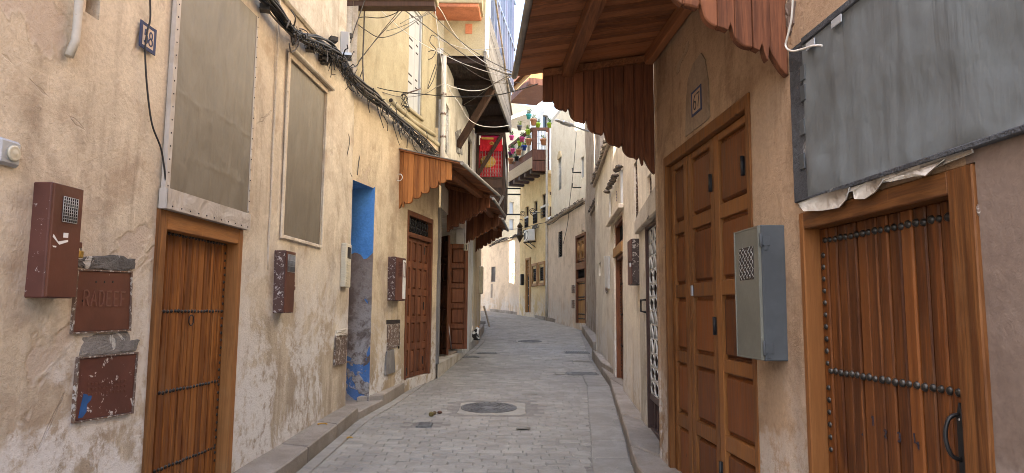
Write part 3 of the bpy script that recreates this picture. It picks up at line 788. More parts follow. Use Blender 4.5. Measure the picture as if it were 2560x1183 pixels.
def panel_leaf(part_parent, fr, s0, s1, z0, z1, d, rows, cols, stile, rail, matf, matp, th=.045, name='door_leaf', rowz=None, bev=.004):
    """joinery leaf: stiles and rails as one frame, each raised field its own piece"""
    m = MB(); w = (s1 - s0 - stile * (cols + 1)) / cols
    ss = [s0 + i * (w + stile) for i in range(cols + 1)]
    for s in ss: m.box(fr, s, s + stile, d - th, d, z0, z1)
    if rowz is None:
        hh = (z1 - z0 - rail * (rows + 1)) / rows
        rowz = [(z0 + rail + i * (hh + rail), z0 + rail + i * (hh + rail) + hh) for i in range(rows)]
    edges = [z0] + [v for p in rowz for v in p] + [z1]
    for k in range(0, len(edges), 2):
        for i in range(cols): m.box(fr, ss[i] + stile, ss[i + 1], d - th, d - .0015, edges[k], edges[k + 1])
    lf = m.build(name, matf, part_parent, bevel=bev)
    for i in range(cols):
        a, b = ss[i] + stile, ss[i + 1]
        for zl, zh in rowz:
            q = MB(); e = min(.035, (b - a) * .2); d0, d1 = d - .034, d - .010
            o4 = [(a, zl), (b, zl), (b, zh), (a, zh)]; i4 = [(a + e, zl + e), (b - e, zl + e), (b - e, zh - e), (a + e, zh - e)]
            k4 = [(a + e * .45, zl + e * .45), (b - e * .45, zl + e * .45), (b - e * .45, zh - e * .45), (a + e * .45, zh - e * .45)]
            vs = [fr.pt(s, d0, z) for s, z in o4] + [fr.pt(s, d0, z) for s, z in k4] + [fr.pt(s, d1, z) for s, z in i4]
            fs = [(x, (x + 1) % 4, 4 + (x + 1) % 4, 4 + x) for x in range(4)] + [(4 + x, 4 + (x + 1) % 4, 8 + (x + 1) % 4, 8 + x) for x in range(4)] + [(8, 9, 10, 11)]
            q.add(vs, fs); q.build('panel', matp, lf)
    return lf
def padlock(m_body, m_sh, fr, s, z, d, w=.035, h=.035):
    m_body.box(fr, s - w / 2, s + w / 2, d - .012, d + .012, z - h, z)
    m_sh.tube([fr.pt(s + w * .32 * math.cos(a), d, z + w * .55 * math.sin(a)) for a in [math.pi * k / 8 for k in range(9)]], .004, 6)
def awning(label, fr, s0, s1, proj, zw, zf, panel_w, panel_f, npl, mside, mboard, mpur, over=.18, first=True, group='wooden door awnings', pine=None, nboards=None, end_over=.06):
    """lean-to wooden canopy: side panels of vertical planks with a scalloped foot, boarded roof, purlins, tin edge"""
    r = thing('wooden_awning', fr.pt((s0 + s1) / 2, 0, min(panel_w, panel_f)), label, 'awning', group)
    rz = lambda d: zw + (zf - zw) * d / proj
    for end, s in ((0, s0), (1, s1)):
        pf = fr.perp(s); pw = proj / npl
        NL = 6.3
        def foot(q):
            base = panel_w + (panel_f - panel_w) * min(1, q * 1.03)
            ph = (q * NL + .15) % 1.0
            f_ = -.022 * math.sin(math.pi * ph) + .012 * math.sin(2 * math.pi * ph)
            e = min(ph, 1 - ph)
            if e < .10: f_ += .055 * (1 - e / .10)
            if q < .10: f_ = -.03 + .045 * (q / .10) ** 2 * 2
            if q > .90: base = panel_f - .035; f_ = 0
            return base + f_
        for i in range(npl):
            a, b = i * pw + .0006, (i + 1) * pw - .0006; poly = []
            for k in range(13):
                t = a + (b - a) * k / 12; poly.append((t, foot(t / proj)))
            poly += [(b, rz(b) - .004), (a, rz(a) - .004)]
            dd = rnd.gauss(0, .003)
            MB().prism(pf, poly, -.035 + dd, .018 + dd).build('side_plank', (pine if pine and end == 0 else mside), r, bevel=.010)  # near end takes the pine where given, far end the side wood
        MB().beam(fr.pt(s + (.03 if end == 0 else -.03), .01, rz(.01) - .05), fr.pt(s + (.03 if end == 0 else -.03), proj, rz(proj) - .05), .045, .06).build('end_rafter', mpur, r)
    nb = nboards or max(6, int((s1 - s0) / .115)); bw = (s1 - s0 + 2 * end_over) / nb
    for i in range(nb):
        a = s0 - end_over + i * bw + .0015; b = a + bw - .003; j = rnd.gauss(0, .0012)
        vs = [fr.pt(a, .0, rz(0) + j), fr.pt(b, .0, rz(0) + j), fr.pt(b, proj + over, rz(proj + over) + j), fr.pt(a, proj + over, rz(proj + over) + j)]
        MB().extr(vs, (0, 0, .018)).build('roof_board', mboard, r)
    for d, w, h in ((.05, .07, .11), (proj * .78, .105, .115)):
        MB().beam(fr.pt(s0 + .04, d, rz(d) - h / 2 - .002), fr.pt(s1 - .04, d, rz(d) - h / 2 - .002), w, h).build('purlin', mpur, r, bevel=.006)
    vs = [fr.pt(s0 - end_over - .02, -.01, rz(0) + .022), fr.pt(s1 + end_over + .02, -.01, rz(0) + .022), fr.pt(s1 + end_over + .02, proj + over + .03, rz(proj + over + .03) + .022), fr.pt(s0 - end_over - .02, proj + over + .03, rz(proj + over + .03) + .022)]
    MB().extr(vs, (0, 0, .012)).build('tin_roof', P_TIN, r)
    MB().tube([fr.pt(s0 - end_over - .02, proj + over + .03, rz(proj + over + .03) + .012), fr.pt(s1 + end_over + .02, proj + over + .03, rz(proj + over + .03) + .012)], .028, 8).build('edge_roll', P_TIN, r)
    return r
def grille(m, fr, s0, s1, z0, z1, d, ns, nz, r=.006):
    for i in range(ns + 1): s = s0 + (s1 - s0) * i / ns; m.tube([fr.pt(s, d, z0), fr.pt(s, d, z1)], r, 5)
    for j in range(nz + 1): z = z0 + (z1 - z0) * j / nz; m.tube([fr.pt(s0, d, z), fr.pt(s1, d, z)], r, 5)
    return m
def frame_box(m, fr, s0, s1, z0, z1, d0, d1, w, bottom=True, wt=None):
    wt = wt or w
    m.box(fr, s0, s0 + w, d0, d1, z0, z1); m.box(fr, s1 - w, s1, d0, d1, z0, z1)
    m.box(fr, s0 + w, s1 - w, d0, d1 - .0015, z1 - wt, z1)
    if bottom: m.box(fr, s0 + w, s1 - w, d0, d1 - .0015, z0, z0 + w)
    return m
def window(house, fr, s0, s1, z0, z1, dep, mframe, mpane=None, gr=None, w=.045, name='window', bars=P_BLACK):
    f = frame_box(MB(), fr, s0 + .001, s1 - .001, z0 + .001, z1 - .001, -dep + .002, -dep + .05, w).build(name, mframe, house)
    MB().box(fr, s0 + w, s1 - w, -dep + .015, -dep + .025, z0 + w, z1 - w).build('pane', mpane or P_GLASS, f)
    if gr: grille(MB(), fr, s0 + .01, s1 - .01, z0 + .01, z1 - .01, -.03, gr[0], gr[1], gr[2] if len(gr) > 2 else .006).build('grille', bars, f)
    return f
def shell(house, pts, z, back, name='roof', th=.18, mat=None):
    """flat roof slab behind a wall-head polyline, running back from the street"""
    m = MB(); top = [Vector((x, y, z)) for x, y in pts]; bk = [Vector((x + back[0], y + back[1], z)) for x, y in pts][::-1]
    bw_ = MB().add([Vector((p.x, p.y, -1.0)) for p in bk] + [p.copy() for p in bk[::-1]], [list(range(len(bk))) + list(range(len(bk), 2 * len(bk)))]) if len(bk) == 2 else None
    if bw_ is None:
        bw_ = MB()
        for p_, q_ in zip(bk, bk[1:]): bw_.add([Vector((p_.x, p_.y, -1)), Vector((q_.x, q_.y, -1)), q_.copy(), p_.copy()], [(0, 1, 2, 3)])
    bw_.build('back_wall', mat or M_WHT, house)
    m.extr(top + bk, (0, 0, th)); return m.build(name, mat or M_WHT, house)
def foff(fr, d):
    f = Fr.__new__(Fr); f.o = fr.o + fr.n * d; f.u = fr.u; f.n = fr.n; f.L = fr.L; return f
def frL(p0, p1): return Fr(p0, p1, 'L')
def frR(p0, p1): return Fr(p0, p1, 'R')
LEDGE = 4.42

# ================================================================== LEFT: house 58
LAy = lambda y: (-2.45 + .059 * y, y)
LA = frL(LAy(-3.5), LAy(8.24))
H1 = thing('house', (-2.4, 2, 0), 'pinkish beige plaster house with painted number 58 and narrow studded door', 'house')
ds0, ds1 = LA.S(377, 800), LA.S(592, 800)
dzt = (LA.Z(400, 521) + LA.Z(604, 573)) / 2
hz = .42
scr1 = (LA.S(421, 300), LA.S(621, 300)); scr1z = ((LA.Z(412, 478) + LA.Z(607, 545)) / 2, 4.0)
scr2 = (LA.S(712, 400), LA.S(807, 430)); scr2z = ((LA.Z(703, 582) + LA.Z(797, 616)) / 2, (LA.Z(723, 150) + LA.Z(815, 232)) / 2)
vent = (LA.S(216, 20), LA.S(252, 20), LA.Z(235, 42), LA.Z(235, 42) + .18)
wall(H1, LA, 0, LA.L, -.6, LEDGE, M_LA, holes=[(ds0, ds1, -.5, dzt, .18), (vent[0], vent[1], vent[2], vent[3], .14), (scr2[0], scr2[1], scr2z[0], scr2z[1], .03)], seed=3, amp=.012, step=.16)
wall(H1, foff(LA, -.10), 0, LA.S(866, 60, -.1), LEDGE, 9.6, M_LAN, seed=5, step=.4, name='upper_wall')
MB().box(LA, 0, LA.L, -.12, .035, LEDGE - .02, LEDGE + .05).build('ledge', M_LAN, H1, bevel=.02)
pj = LA.perp(LA.L); MB().add([LA.pt(LA.L, 0, -.5), LA.pt(LA.L, -.8, -.5), LA.pt(LA.L, -.8, 9.6), LA.pt(LA.L, 0, 9.6)], [(0, 1, 2, 3)]).build('end_wall', M_LA, H1)
shell(H1, [LAy(-3.5), LAy(8.24)], 9.6, (-5, 0))
# seam where two plaster coats meet
sm = LA.S(684, 300)
mm = MB(); pts = []
for k in range(26):
    z = 1.95 + (4.4 - 1.95) * k / 25; pts.append(LA.pt(sm + .012 * mnoise.noise(Vector((z * 2.1, 3, 1))), .008, z))
mm.tube(pts, .009, 6).build('plaster_seam', M_LA, H1)
# window screens of oilcloth
sc = cloth_panel(LA, scr1[0], scr1[1], scr1z[0], scr1z[1], .03, .007, 2, .018, cr=[('s', f_, .004, .012) for f_ in (.14, .3, .43, .58, .71, .86)] + [('z', .40, .0035, .004), ('z', .16, .0025, .005)]).build('window_screen', C_SCREEN, H1)
MB().box(LA, scr1[0] - .045, scr1[0] + .004, .006, .036, scr1z[0], scr1z[1]).build('border_strip', C_STRIP, sc); MB().box(LA, scr1[1] - .004, scr1[1] + .022, .006, .034, scr1z[0], scr1z[1]).build('border_strip', C_STRIP, sc)
q = MB()
for k in range(22):
    z = scr1z[0] + .04 + k * .085
    for s in (scr1[0] - .02, scr1[1] + .01): q.dome(LA.pt(s, .036, z), LA.n, .006, .004, 6, 2)
q.build('tacks', P_BLACK, sc)['kind'] = 'stuff'
s2 = cloth_panel(LA, scr2[0] - .005, scr2[1] + .005, scr2z[0], scr2z[1], -.008, .005, 9, .02, cr=[('s', k_ / 17, .003, .012) for k_ in range(1, 17)]).build('window_screen', C_SCREEN, H1)
q = MB(); q.box(LA, scr2[0] - .05, scr2[0], .004, .022, scr2z[0] - .04, scr2z[1] + .05); q.box(LA, scr2[1], scr2[1] + .03, .004, .02, scr2z[0] - .03, scr2z[1] + .03); q.box(LA, scr2[0], scr2[1], .004, .021, scr2z[1], scr2z[1] + .055); q.box(LA, scr2[0], scr2[1], .004, .02, scr2z[0] - .035, scr2z[0])
q.build('plaster_border', M_LA, s2, bevel=.006)
MB().box(LA, scr2[0] - .06, scr2[1] + .1, .0, .07, scr2z[1] + .055, scr2z[1] + .09).build('hood_ledge', M_LAN, s2, bevel=.01)
# wrapped beam over the door
zb0 = dzt - .005; zb1 = scr1z[0] + .02
cloth_panel(LA, ds0 - .005, ds1 + .02, zb0, zb1, .062, .006, 5).build('wrapped_beam', C_STRIP, H1)
q = MB().box(LA, ds0 - .003, ds1 + .018, .004, .056, zb0, zb1); q.build('beam_core', C_STRIP, H1)
q = MB()
for k in range(11): q.dome(LA.pt(ds0 + .05 + k * (ds1 - ds0 - .08) / 10, .064, zb0 + .02), LA.n, .006, .005, 6, 2)
q.build('beam_tacks', P_BLACK, H1)['kind'] = 'stuff'
# studded plank door
jw = .085
door = group_part('studded_door', H1, LA.pt((ds0 + ds1) / 2, 0, hz))
MB().box(LA, ds0, ds0 + jw, -.15, .018, hz - .1, dzt - .006).build('jamb', W_FRAME, door, bevel=.004); MB().box(LA, ds1 - jw * .8, ds1, -.15, .018, hz - .1, dzt - .006).build('jamb', W_FRAME, door, bevel=.004)
MB().box(LA, ds0 + jw, ds1 - jw * .8, -.15, .016, dzt - .125, dzt - .006).build('lintel', W_FRAMEH, door, bevel=.004)
ps0, ps1 = ds0 + jw, ds1 - jw * .8; npk = 12; DD = -.075
for k in range(npk):
    a = ps0 + (ps1 - ps0) * k / npk; b = ps0 + (ps1 - ps0) * (k + 1) / npk
    MB().box(LA, a + .0055, b - .0055, DD - .03, DD + rnd.gauss(0, .0015), hz - .1, dzt - .125).build('plank', W_DOOR, door, bevel=.006)
MB().box(LA, ps0, ps1, DD - .10, DD - .085, hz - .1, dzt - .125).build('backing', P_INT, door)
rowpx = (((416, 585), (566, 609.6)), ((399, 780.7), (556, 775.7)), ((386, 989), (546, 949.4)), ((386, 1182), (536, 1116)))
for (a, b) in rowpx:
    z = (LA.Z(*a, DD) + LA.Z(*b, DD)) / 2
    stud_row(MB(), LA, ps0 + .01, ps1 - .045, z, z, 23, DD, .0135, .012).build('stud_row', P_STUD, door)['kind'] = 'stuff'
za = LA.Z(549, 800, DD)
stud_row(MB(), LA, ps1 - .03, ps1 - .03, dzt - .2, dzt - 1.75, 29, DD, .0125, .012).build('stud_column', P_STUD, door)['kind'] = 'stuff'
zk = LA.Z(475, 790, DD); sk = LA.S(474, 790, DD)
MB().tube([LA.pt(sk + .032 * math.cos(a), DD + .014, zk - .03 + .036 * math.sin(a)) for a in [2 * math.pi * k / 16 for k in range(17)]], .004, 6).build('ring_knocker', P_BLACK, door)
# number 58
n0, n1 = LA.S(345, 95), LA.S(384, 95); nzb, nzt = LA.Z(365, 127), LA.Z(365, 63)
q = MB().box(LA, n0, n1, .008, .0135, nzb, nzt).build('number_plate', P_NUMBG, H1)
frame_box(MB(), LA, n0 - .004, n1 + .004, nzb - .004, nzt + .004, .009, .0155, .022, True, .02).build('plate_border', P_NUM, q)
q2 = MB(); gh = (nzt - nzb) * .56; inn = n1 - n0 - .044; glyphs(q2, LA, '58', n0 + .022 + inn * .12, nzb + (nzt - nzb) * .22, gh, .0095, .0138, inn * .43 / gh, sx=min(1, inn * .36 / (.55 * gh))); q2.build('number', P_NUM, q)
# rag of the recess in the top left corner
q = MB().box(LA, vent[0] + .01, vent[1] - .01, -.135, -.10, vent[2] + .01, vent[3]); q.build('vent_block', M_RP, H1)

# things on the left wall
r = thing('drain_pipe', LA.pt(LA.S(186, 120), .04, LA.Z(180, 140)), 'short peeling pipe ending on the wall at the top left', 'pipe')
pz = LA.Z(180, 140, .04); MB().tube([LA.pt(LA.S(196, 0, .04), .04, pz + .9), LA.pt(LA.S(193, 60, .04), .04, pz + .22), LA.pt(LA.S(190, 110, .04), .036, pz + .09), LA.pt(LA.S(182, 140, .04), .02, pz)], .021, 10).build('pipe', P_PIPE, r)
def hang_cable(name, label, pts, r, mat, cat='cable', group=None, k=6):
    o = MB().tube(smooth_path(pts, k), r, 6).build(name, mat, None); return tag(o, label, cat, group)
cp = [(372, -60), (376, 40), (368, 80), (363, 130), (368, 220), (380, 310), (402, 370), (412, 430), (414, 466)]
hang_cable('hanging_cable', 'thin black cable hanging in front of number 58 down to the wrapped beam', [LA.pt(LA.S(x, y, .03), .03, LA.Z(x, y, .03)) for x, y in cp], .0055, P_CABLE)
# doorbell
s, z = LA.hit(17, 384); r = thing('doorbell', LA.pt(s, 0, z - .05), 'grey doorbell with round yellowed button at the left edge', 'doorbell')
MB().box(LA, s - .075, s + .05, -.01, .03, z - .058, z + .06).build('plate', P_LAMP, r, bevel=.012)
q = MB().lathe((0, 0, 0), [(.036, 0), (.036, .008), (.03, .012), (.024, .009), (.012, .014), (.004, .015)], 20)
for i, v in enumerate(q.v): q.v[i] = LA.pt(s + .0 + v.x, .03 + v.z, z + v.y)
q.build('button', P_CREAM, r)
# big brown meter box
def meter_box(label, fr, px, zr, depth, mbody, mdoor, grl, side='L', lock=True, name='meter_box', grn=(7, 8)):
    """px: wall-side s range of the box on the wall; depth: how far it stands out"""
    a, b = px; z0, z1 = zr; r = thing(name, fr.pt((a + b) / 2, 0, z0), label, 'meter box')
    bd = MB().box(fr, a, b, -.01, depth, z0, z1).build('body', mbody, r, bevel=.006)
    dr = MB().box(fr, a + .004, b + .003, depth, depth + .014, z0 + .004, z1 - .004).build('door', mdoor, r, bevel=.003)
    if grl:
        ga, gb, gz0, gz1 = [v for v in grl]; ga, gb = a + (b - a) * ga, a + (b - a) * gb; gz0, gz1 = z0 + (z1 - z0) * gz0, z0 + (z1 - z0) * gz1
        MB().box(fr, ga, gb, depth + .010, depth + .0155, gz0, gz1).build('vent_opening', P_INT, dr)
        grille(MB(), fr, ga, gb, gz0, gz1, depth + .018, grn[0], grn[1], .0018).build('vent_mesh', P_WIRE, dr)
    if lock:
        sl = b - .0; zl = z0 + (z1 - z0) * .46
        MB().box(fr, b - .01, b + .035, depth - .02, depth + .005, zl, zl + .03).build('hasp', mdoor, r, bevel=.003)
        bm_, sh = MB(), MB(); padlock(bm_, sh, fr, b + .03, zl - .012, depth - .005, .036, .036); bm_.build('padlock', P_BRASS, r, bevel=.004); sh.build('shackle', P_STEEL, r)
    return r
dpt = .09
a = LA.S(72, 600); b = LA.S(192, 600, dpt); z1 = LA.Z(122, 452, dpt); z0 = LA.Z(118, 745, dpt)
bx = meter_box('large chipped brown metal meter box with brass padlock on the left wall', LA, (a + .0, max(b, a + .2)), (z0, z1), dpt, P_BROWNC, P_BROWN, (.32, .82, .67, .89))
dr = [c for c in bx.children if c.name.startswith('door')][0]
q = MB(); sA = LA.S(140, 590, dpt + .015)
for pl in ([(132, 592), (134, 585), (145, 604), (170, 600), (170, 605), (148, 612)], [(159, 582), (171, 583), (170, 595), (158, 594)], [(131, 614), (141, 615), (140, 619), (133, 618)]):
    q.prism(LA, [LA.hit(x, y, dpt + .0145) for x, y in pl], dpt + .0142, dpt + .0152)
q.build('torn_sticker', P_RIP, dr)
# hatches in the wall
def hatch(label, pts4, d=.012, mat=P_BROWN, name='meter_hatch'):
    P4 = [LA.hit(x, y) for x, y in pts4]
    cx = sum(p[0] for p in P4) / 4; z0 = min(p[1] for p in P4)
    r = thing(name, LA.pt(cx, 0, z0), label, 'hatch')
    pl = MB().prism(LA, P4, 0.0, d).build('plate', mat, r, bevel=.003)
    big = [(cx + (s - cx) * 1.05, z + (.008 if z > (P4[0][1] + P4[2][1]) / 2 else -.008)) for s, z in P4]
    m = MB()
    for i in range(4):
        p, q = P4[i], P4[(i + 1) % 4]; P, Q = big[i], big[(i + 1) % 4]; m.prism(LA, [p, q, Q, P], 0, d + .006)
    m.build('rim', P_RUSTY, r)
    return r, pl, P4
r, pl, P4 = hatch('upper brown hatch embossed RADEEF beside the studded door', [(190, 676), (322, 682), (318, 824), (176, 831)])
sA, zA = LA.hit(200, 768); sB, zB = LA.hit(306, 760); zt = LA.Z(206, 732)
q = MB(); glyphs(q, LA, 'RADEEF', sA, (zA + zB) / 2 - .002, zt - zA + .004, .010, .012, (sB - sA) / 6 / (zt - zA + .004) * 1.06, t=.004); q.build('lettering', chipped('paint_brown_worn_letters', (.215, .095, .065), (.62, .58, .54), .1, .35, 22), pl)
q = MB()
for x, y in ((235, 705), (256, 705), (277, 705), (201, 752)): s, z = LA.hit(x, y); q.dome(LA.pt(s, .012, z), LA.n, .007, .003, 8, 2)
q.build('screw_holes', P_BLACK, pl)
r, pl, P4 = hatch('lower brown hatch with a blue paint smear beside the studded door', [(192, 897), (336, 884), (324, 1031), (180, 1054)], .012, chipped('paint_brown_hatch', (.13, .045, .03), (.62, .58, .54), .42, .42, 17))
q = MB(); q.prism(LA, [LA.hit(x, y) for x, y in ((189, 1046), (194, 1022), (203, 984), (224, 990), (221, 1000), (212, 1010), (210, 1030), (200, 1044))], .0125, .0136); q.build('blue_smear', P_BLUES, pl)
q = MB()
for j in range(3):
    for k in range(11):
        s, z = LA.hit(214 + k * 9.2, 958 - k * .9 + j * 13); q.box(LA, s, s + .010 + .004 * ((k * 7 + j) % 3), .011, .0145, z - .012, z)
q.build('embossed_lines', P_BROWN, pl)
# rough cement patches around the hatches
def blob_patch(house, fr, pts, d, mat, name='cement_patch', seed=0, amp=.012):
    P = [fr.hit(x, y) for x, y in pts]; c = (sum(p[0] for p in P) / len(P), sum(p[1] for p in P) / len(P)); m = MB(); n = len(P)
    ring = []
    for i in range(n):
        p, q = P[i], P[(i + 1) % n]
        for k in range(4): t = k / 4; ring.append((p[0] + (q[0] - p[0]) * t + rnd.gauss(0, .004), p[1] + (q[1] - p[1]) * t + rnd.gauss(0, .004)))
    N = len(ring); vs = []
    for lv, (f, dd) in enumerate(((1.0, -.02), (1.0, d * .5), (.8, d), (.45, d))):
        for s, z in ring: vs.append(fr.pt(c[0] + (s - c[0]) * f, dd + (amp * mnoise.noise(Vector((s * 40, z * 40, seed + lv))) if lv else 0), c[1] + (z - c[1]) * f))
    vs.append(fr.pt(c[0], d, c[1])); fs = []
    for lv in range(3):
        for i in range(N): fs.append((lv * N + i, lv * N + (i + 1) % N, (lv + 1) * N + (i + 1) % N, (lv + 1) * N + i))
    for i in range(N): fs.append((3 * N + i, 3 * N + (i + 1) % N, len(vs) - 1))
    m.add(vs, fs); return m.build(name, mat, house)
blob_patch(H1, LA, [(188, 650), (215, 640), (300, 640), (338, 650), (335, 672), (300, 678), (240, 672), (190, 668)], .007, M_CEM, seed=1, amp=.003)
blob_patch(H1, LA, [(205, 845), (240, 838), (318, 828), (325, 850), (348, 848), (338, 880), (260, 888), (196, 892)], .007, M_CEM, seed=2, amp=.003)
# second meter box, entry phone, dark hatch
dp = .10; a = LA.S(683, 700); b = LA.S(733, 700, dp); z1 = LA.Z(720, 627, dp); z0 = LA.Z(712, 783, dp)
bx = meter_box('small flaking brown meter box below the second window screen', LA, (a, b), (z0, z1), dp, P_BROWNX, P_BROWN, (.12, .92, .66, .94), grn=(9, 3))
lb = [c for c in bx.children if c.name.startswith('padlock')][0]; lb.data.materials[0] = P_BROWN
dp = .055; a, b = LA.S(853, 660), LA.S(878, 660, dp); z1, z0 = LA.Z(868, 608, dp), LA.Z(864, 718, dp)
r = thing('entry_phone', LA.pt(a, 0, z0), 'yellowed plastic entry phone with dark window beside the blue doorway', 'entry phone')
MB().box(LA, a, b, -.01, dp, z0, z1).build('case', P_CREAM, r, bevel=.008)
MB().box(LA, a + (b - a) * .25, b - (b - a) * .15, dp - .004, dp + .002, z0 + (z1 - z0) * .66, z0 + (z1 - z0) * .92).build('window', P_GLASS, r)
q = MB()
for k in range(9): q.box(LA, a + (b - a) * .2, b - (b - a) * .3, dp - .002, dp + .005, z0 + (z1 - z0) * (.08 + .06 * k), z0 + (z1 - z0) * (.11 + .06 * k))
for k in range(16): q.box(LA, a - .003, a + .004, .006, dp - .008, z0 + (z1 - z0) * (.08 + .055 * k), z0 + (z1 - z0) * (.10 + .055 * k))
q.build('ribs', P_CREAM, r)
r, pl, P4 = hatch('small black rusty hatch low on the wall by the blue doorway', [(838, 842), (865, 838), (860, 907), (834, 912)], .012, P_RUSTY)
blob_patch(H1, LA, [(840, 825), (866, 820), (867, 838), (838, 842)], .016, M_LAN, seed=4)
for px, py, s_ in ((262, 1172, .04),):
    s, z = LA.hit(px, py); MB().dome(LA.pt(s, -.002, z), LA.n, .035, .004, 12, 2).build('wall_hole', P_INT, H1)

# ================================================================== LEFT: ochre house with the blue doorway
LB0 = frL(LAy(8.24), (-1.82, 8.84)); LB = frL((-1.82, 8.84), (-1.27, 11.42))
H2 = thing('house', (-1.8, 10, .4), 'ochre house with blue doorway, brown panelled door and yellow upper storey', 'house')
zr = 3.2
wall(H2, LB0, -.06, LB0.L + .02, zr, LEDGE, M_LB, seed=8, step=.2)
MB().add([LB0.pt(0, 0, zr), LB0.pt(LB0.L, 0, zr), LB0.pt(LB0.L, -.6, zr), LB0.pt(0, -.6, zr)], [(0, 1, 2, 3)]).build('doorway_soffit', M_BLUE, H2)
zpt = LB0.Z(930, 640, -.2)
fj = Fr.__new__(Fr); fj.o = LB0.pt(LB0.L, -.6, 0); fj.u = LB0.n; fj.n = -LB0.u; fj.L = .6
wob = lambda s: zpt + .11 * mnoise.noise(Vector((s * 7, 1.3, 2))) + .07 * mnoise.noise(Vector((s * 23, 5, 2)))
def strip_wall(fr, s0, s1, zlo, zhi, n=14, m_=10):
    m = MB()
    for i in range(n + 1):
        s = s0 + (s1 - s0) * i / n; a = zlo(s) if callable(zlo) else zlo; b = zhi(s) if callable(zhi) else zhi
        for j in range(m_ + 1):
            z = a + (b - a) * j / m_; m.v.append(fr.pt(s, .008 * mnoise.noise(Vector((s * 5, z * 5, 4))), z))
    for i in range(n):
        for j in range(m_): k = i * (m_ + 1) + j; m.f.append([k, k + m_ + 1, k + m_ + 2, k + 1]); m.sm.append(True)
    return m
strip_wall(fj, 0, .612, wob, zr + .02).build('blue_reveal', M_BLUE, H2, recalc=False)
strip_wall(fj, 0, .612, 0.0, wob, 14, 24).build('worn_reveal', M_BLUELOW, H2, recalc=False)
q = panel_leaf(H2, foff(LB0, -.62), 0, LB0.L, .3, zr, 0, 4, 1, .09, .1, W_RED, W_RED, name='inner_door')
H2B = .98
bd0, bd1 = LB.S(1013, 775), LB.S(1078, 775); bzt = LB.Z(1048, 535); bzb = LB.gz(LB.S(1040)) + .15
wall(H2, LB, 0, LB.L + .1, -.4, LEDGE, M_LB, holes=[(bd0, bd1, bzb, bzt, .13)], seed=10, amp=.012, step=.16)
for f, a, b in ((LB0, -.02, LB0.L), (LB, 0, LB.L)):
    holes = []
    if f is LB:
        w0, w1 = LB.S(1021, 160, -.06), LB.S(1056, 160, -.06); wz0, wz1 = LB.Z(1040, 285, -.06), LB.Z(1040, 20, -.06)
        holes = [(w0, w1, wz0, wz1, .12)]
    wall(H2, foff(f, -.06), a, b, LEDGE, 10.4, M_YEL, holes=holes, seed=12, step=.3, name='upper_wall')
    MB().box(f, a, b, -.07, .03, LEDGE - .03, LEDGE + .04).build('ledge', M_YEL, H2, bevel=.015)
shell(H2, [LAy(8.2), (-1.82, 8.84), (-1.27, 11.42)], 10.4, (-5, 0))
# shutters of the yellow storey
f6 = foff(LB, -.06)
sh = frame_box(MB(), f6, w0 + .002, w1 - .002, wz0 + .002, wz1 - .002, -.115, -.02, .03).build('shuttered_window', P_SHUT, H2)
mid = w0 + (w1 - w0) * .62
for a, b in ((w0 + .032, mid - .003), (mid + .003, w1 - .032)):
    lf = MB().box(f6, a, b, -.09, -.05, wz0 + .032, wz1 - .032).build('shutter', P_SHUT, sh, bevel=.004)
    q = MB()
    for z in (.26, .335, .60, .675, .90): zz = wz0 + (wz1 - wz0) * z; q.box(f6, a + (b - a) * .25, b - (b - a) * .3, -.055, -.046, zz, zz + .022)
    stuffed(q.build('slots', P_INT, sh))
MB().box(f6, w0 - .03, w1 + .03, -.02, .05, wz0 - .05, wz0 - .001).build('sill', M_YEL, sh, bevel=.01)
# brown four-leaf panelled door with iron transom
fm = MB(); fm.box(LB, bd0, bd0 + .07, -.12, .01, bzb, bzt - .002); fm.box(LB, bd1 - .07, bd1, -.12, .01, bzb, bzt - .002)
fm.box(LB, bd0 + .07, bd1 - .07, -.12, .008, bzt - .08, bzt - .002)
ztr = LB.Z(1045, 600, -.05); fm.box(LB, bd0 + .07, bd1 - .07, -.12, .006, ztr, ztr + .07)
pd = fm.build('panelled_door', W_RED, H2, bevel=.004)
MB().box(LB, bd0 + .07, bd1 - .07, -.11, -.09, ztr + .07, bzt - .08).build('transom_pane', P_GLASS, pd)
q = MB(); a, b = bd0 + .08, bd1 - .08
for k in range(9):
    s = a + (b - a) * (k + .5) / 9; zc = (ztr + .07 + bzt - .08) / 2; hh = (bzt - .08 - ztr - .07) / 2
    q.tube([LB.pt(s, -.05, zc - hh), LB.pt(s, -.05, zc + hh)], .008, 5)
    q.tube([LB.pt(s + .04 * math.cos(t), -.05, zc + hh * .45 + .04 * math.sin(t)) for t in [2 * math.pi * j / 10 for j in range(11)]], .006, 5)
    q.tube([LB.pt(s + .04 * math.cos(t), -.05, zc - hh * .45 + .04 * math.sin(t)) for t in [2 * math.pi * j / 10 for j in range(11)]], .006, 5)
q.build('transom_ironwork', P_BLACK, pd)
lw4 = (bd1 - bd0 - .14) / 4
rows = []
zs_ = [bzb + .02 + (ztr - bzb - .03) * t for t in (0, .215, .41, .61, .81, 1)]
for k in range(4):
    a = bd0 + .07 + k * lw4
    rz_ = [(zs_[i] + .05, zs_[i + 1] - .05) for i in range(5)]
    panel_leaf(pd, LB, a + .003, a + lw4 - .003, bzb + .01, ztr - .004, -.04, 5, 1, .055, .05, W_RED, W_RED, rowz=rz_, name='leaf', bev=.003)
for x, y in ((1019, 610), (1060, 628), (1017, 770), (1015, 930), (1058, 765), (1056, 900)):
    s, z = LB.hit(x, y, -.04); MB().box(LB, s - .012, s + .012, -.042, -.03, z - .06, z + .06).build('hinge', P_BLACK, pd)
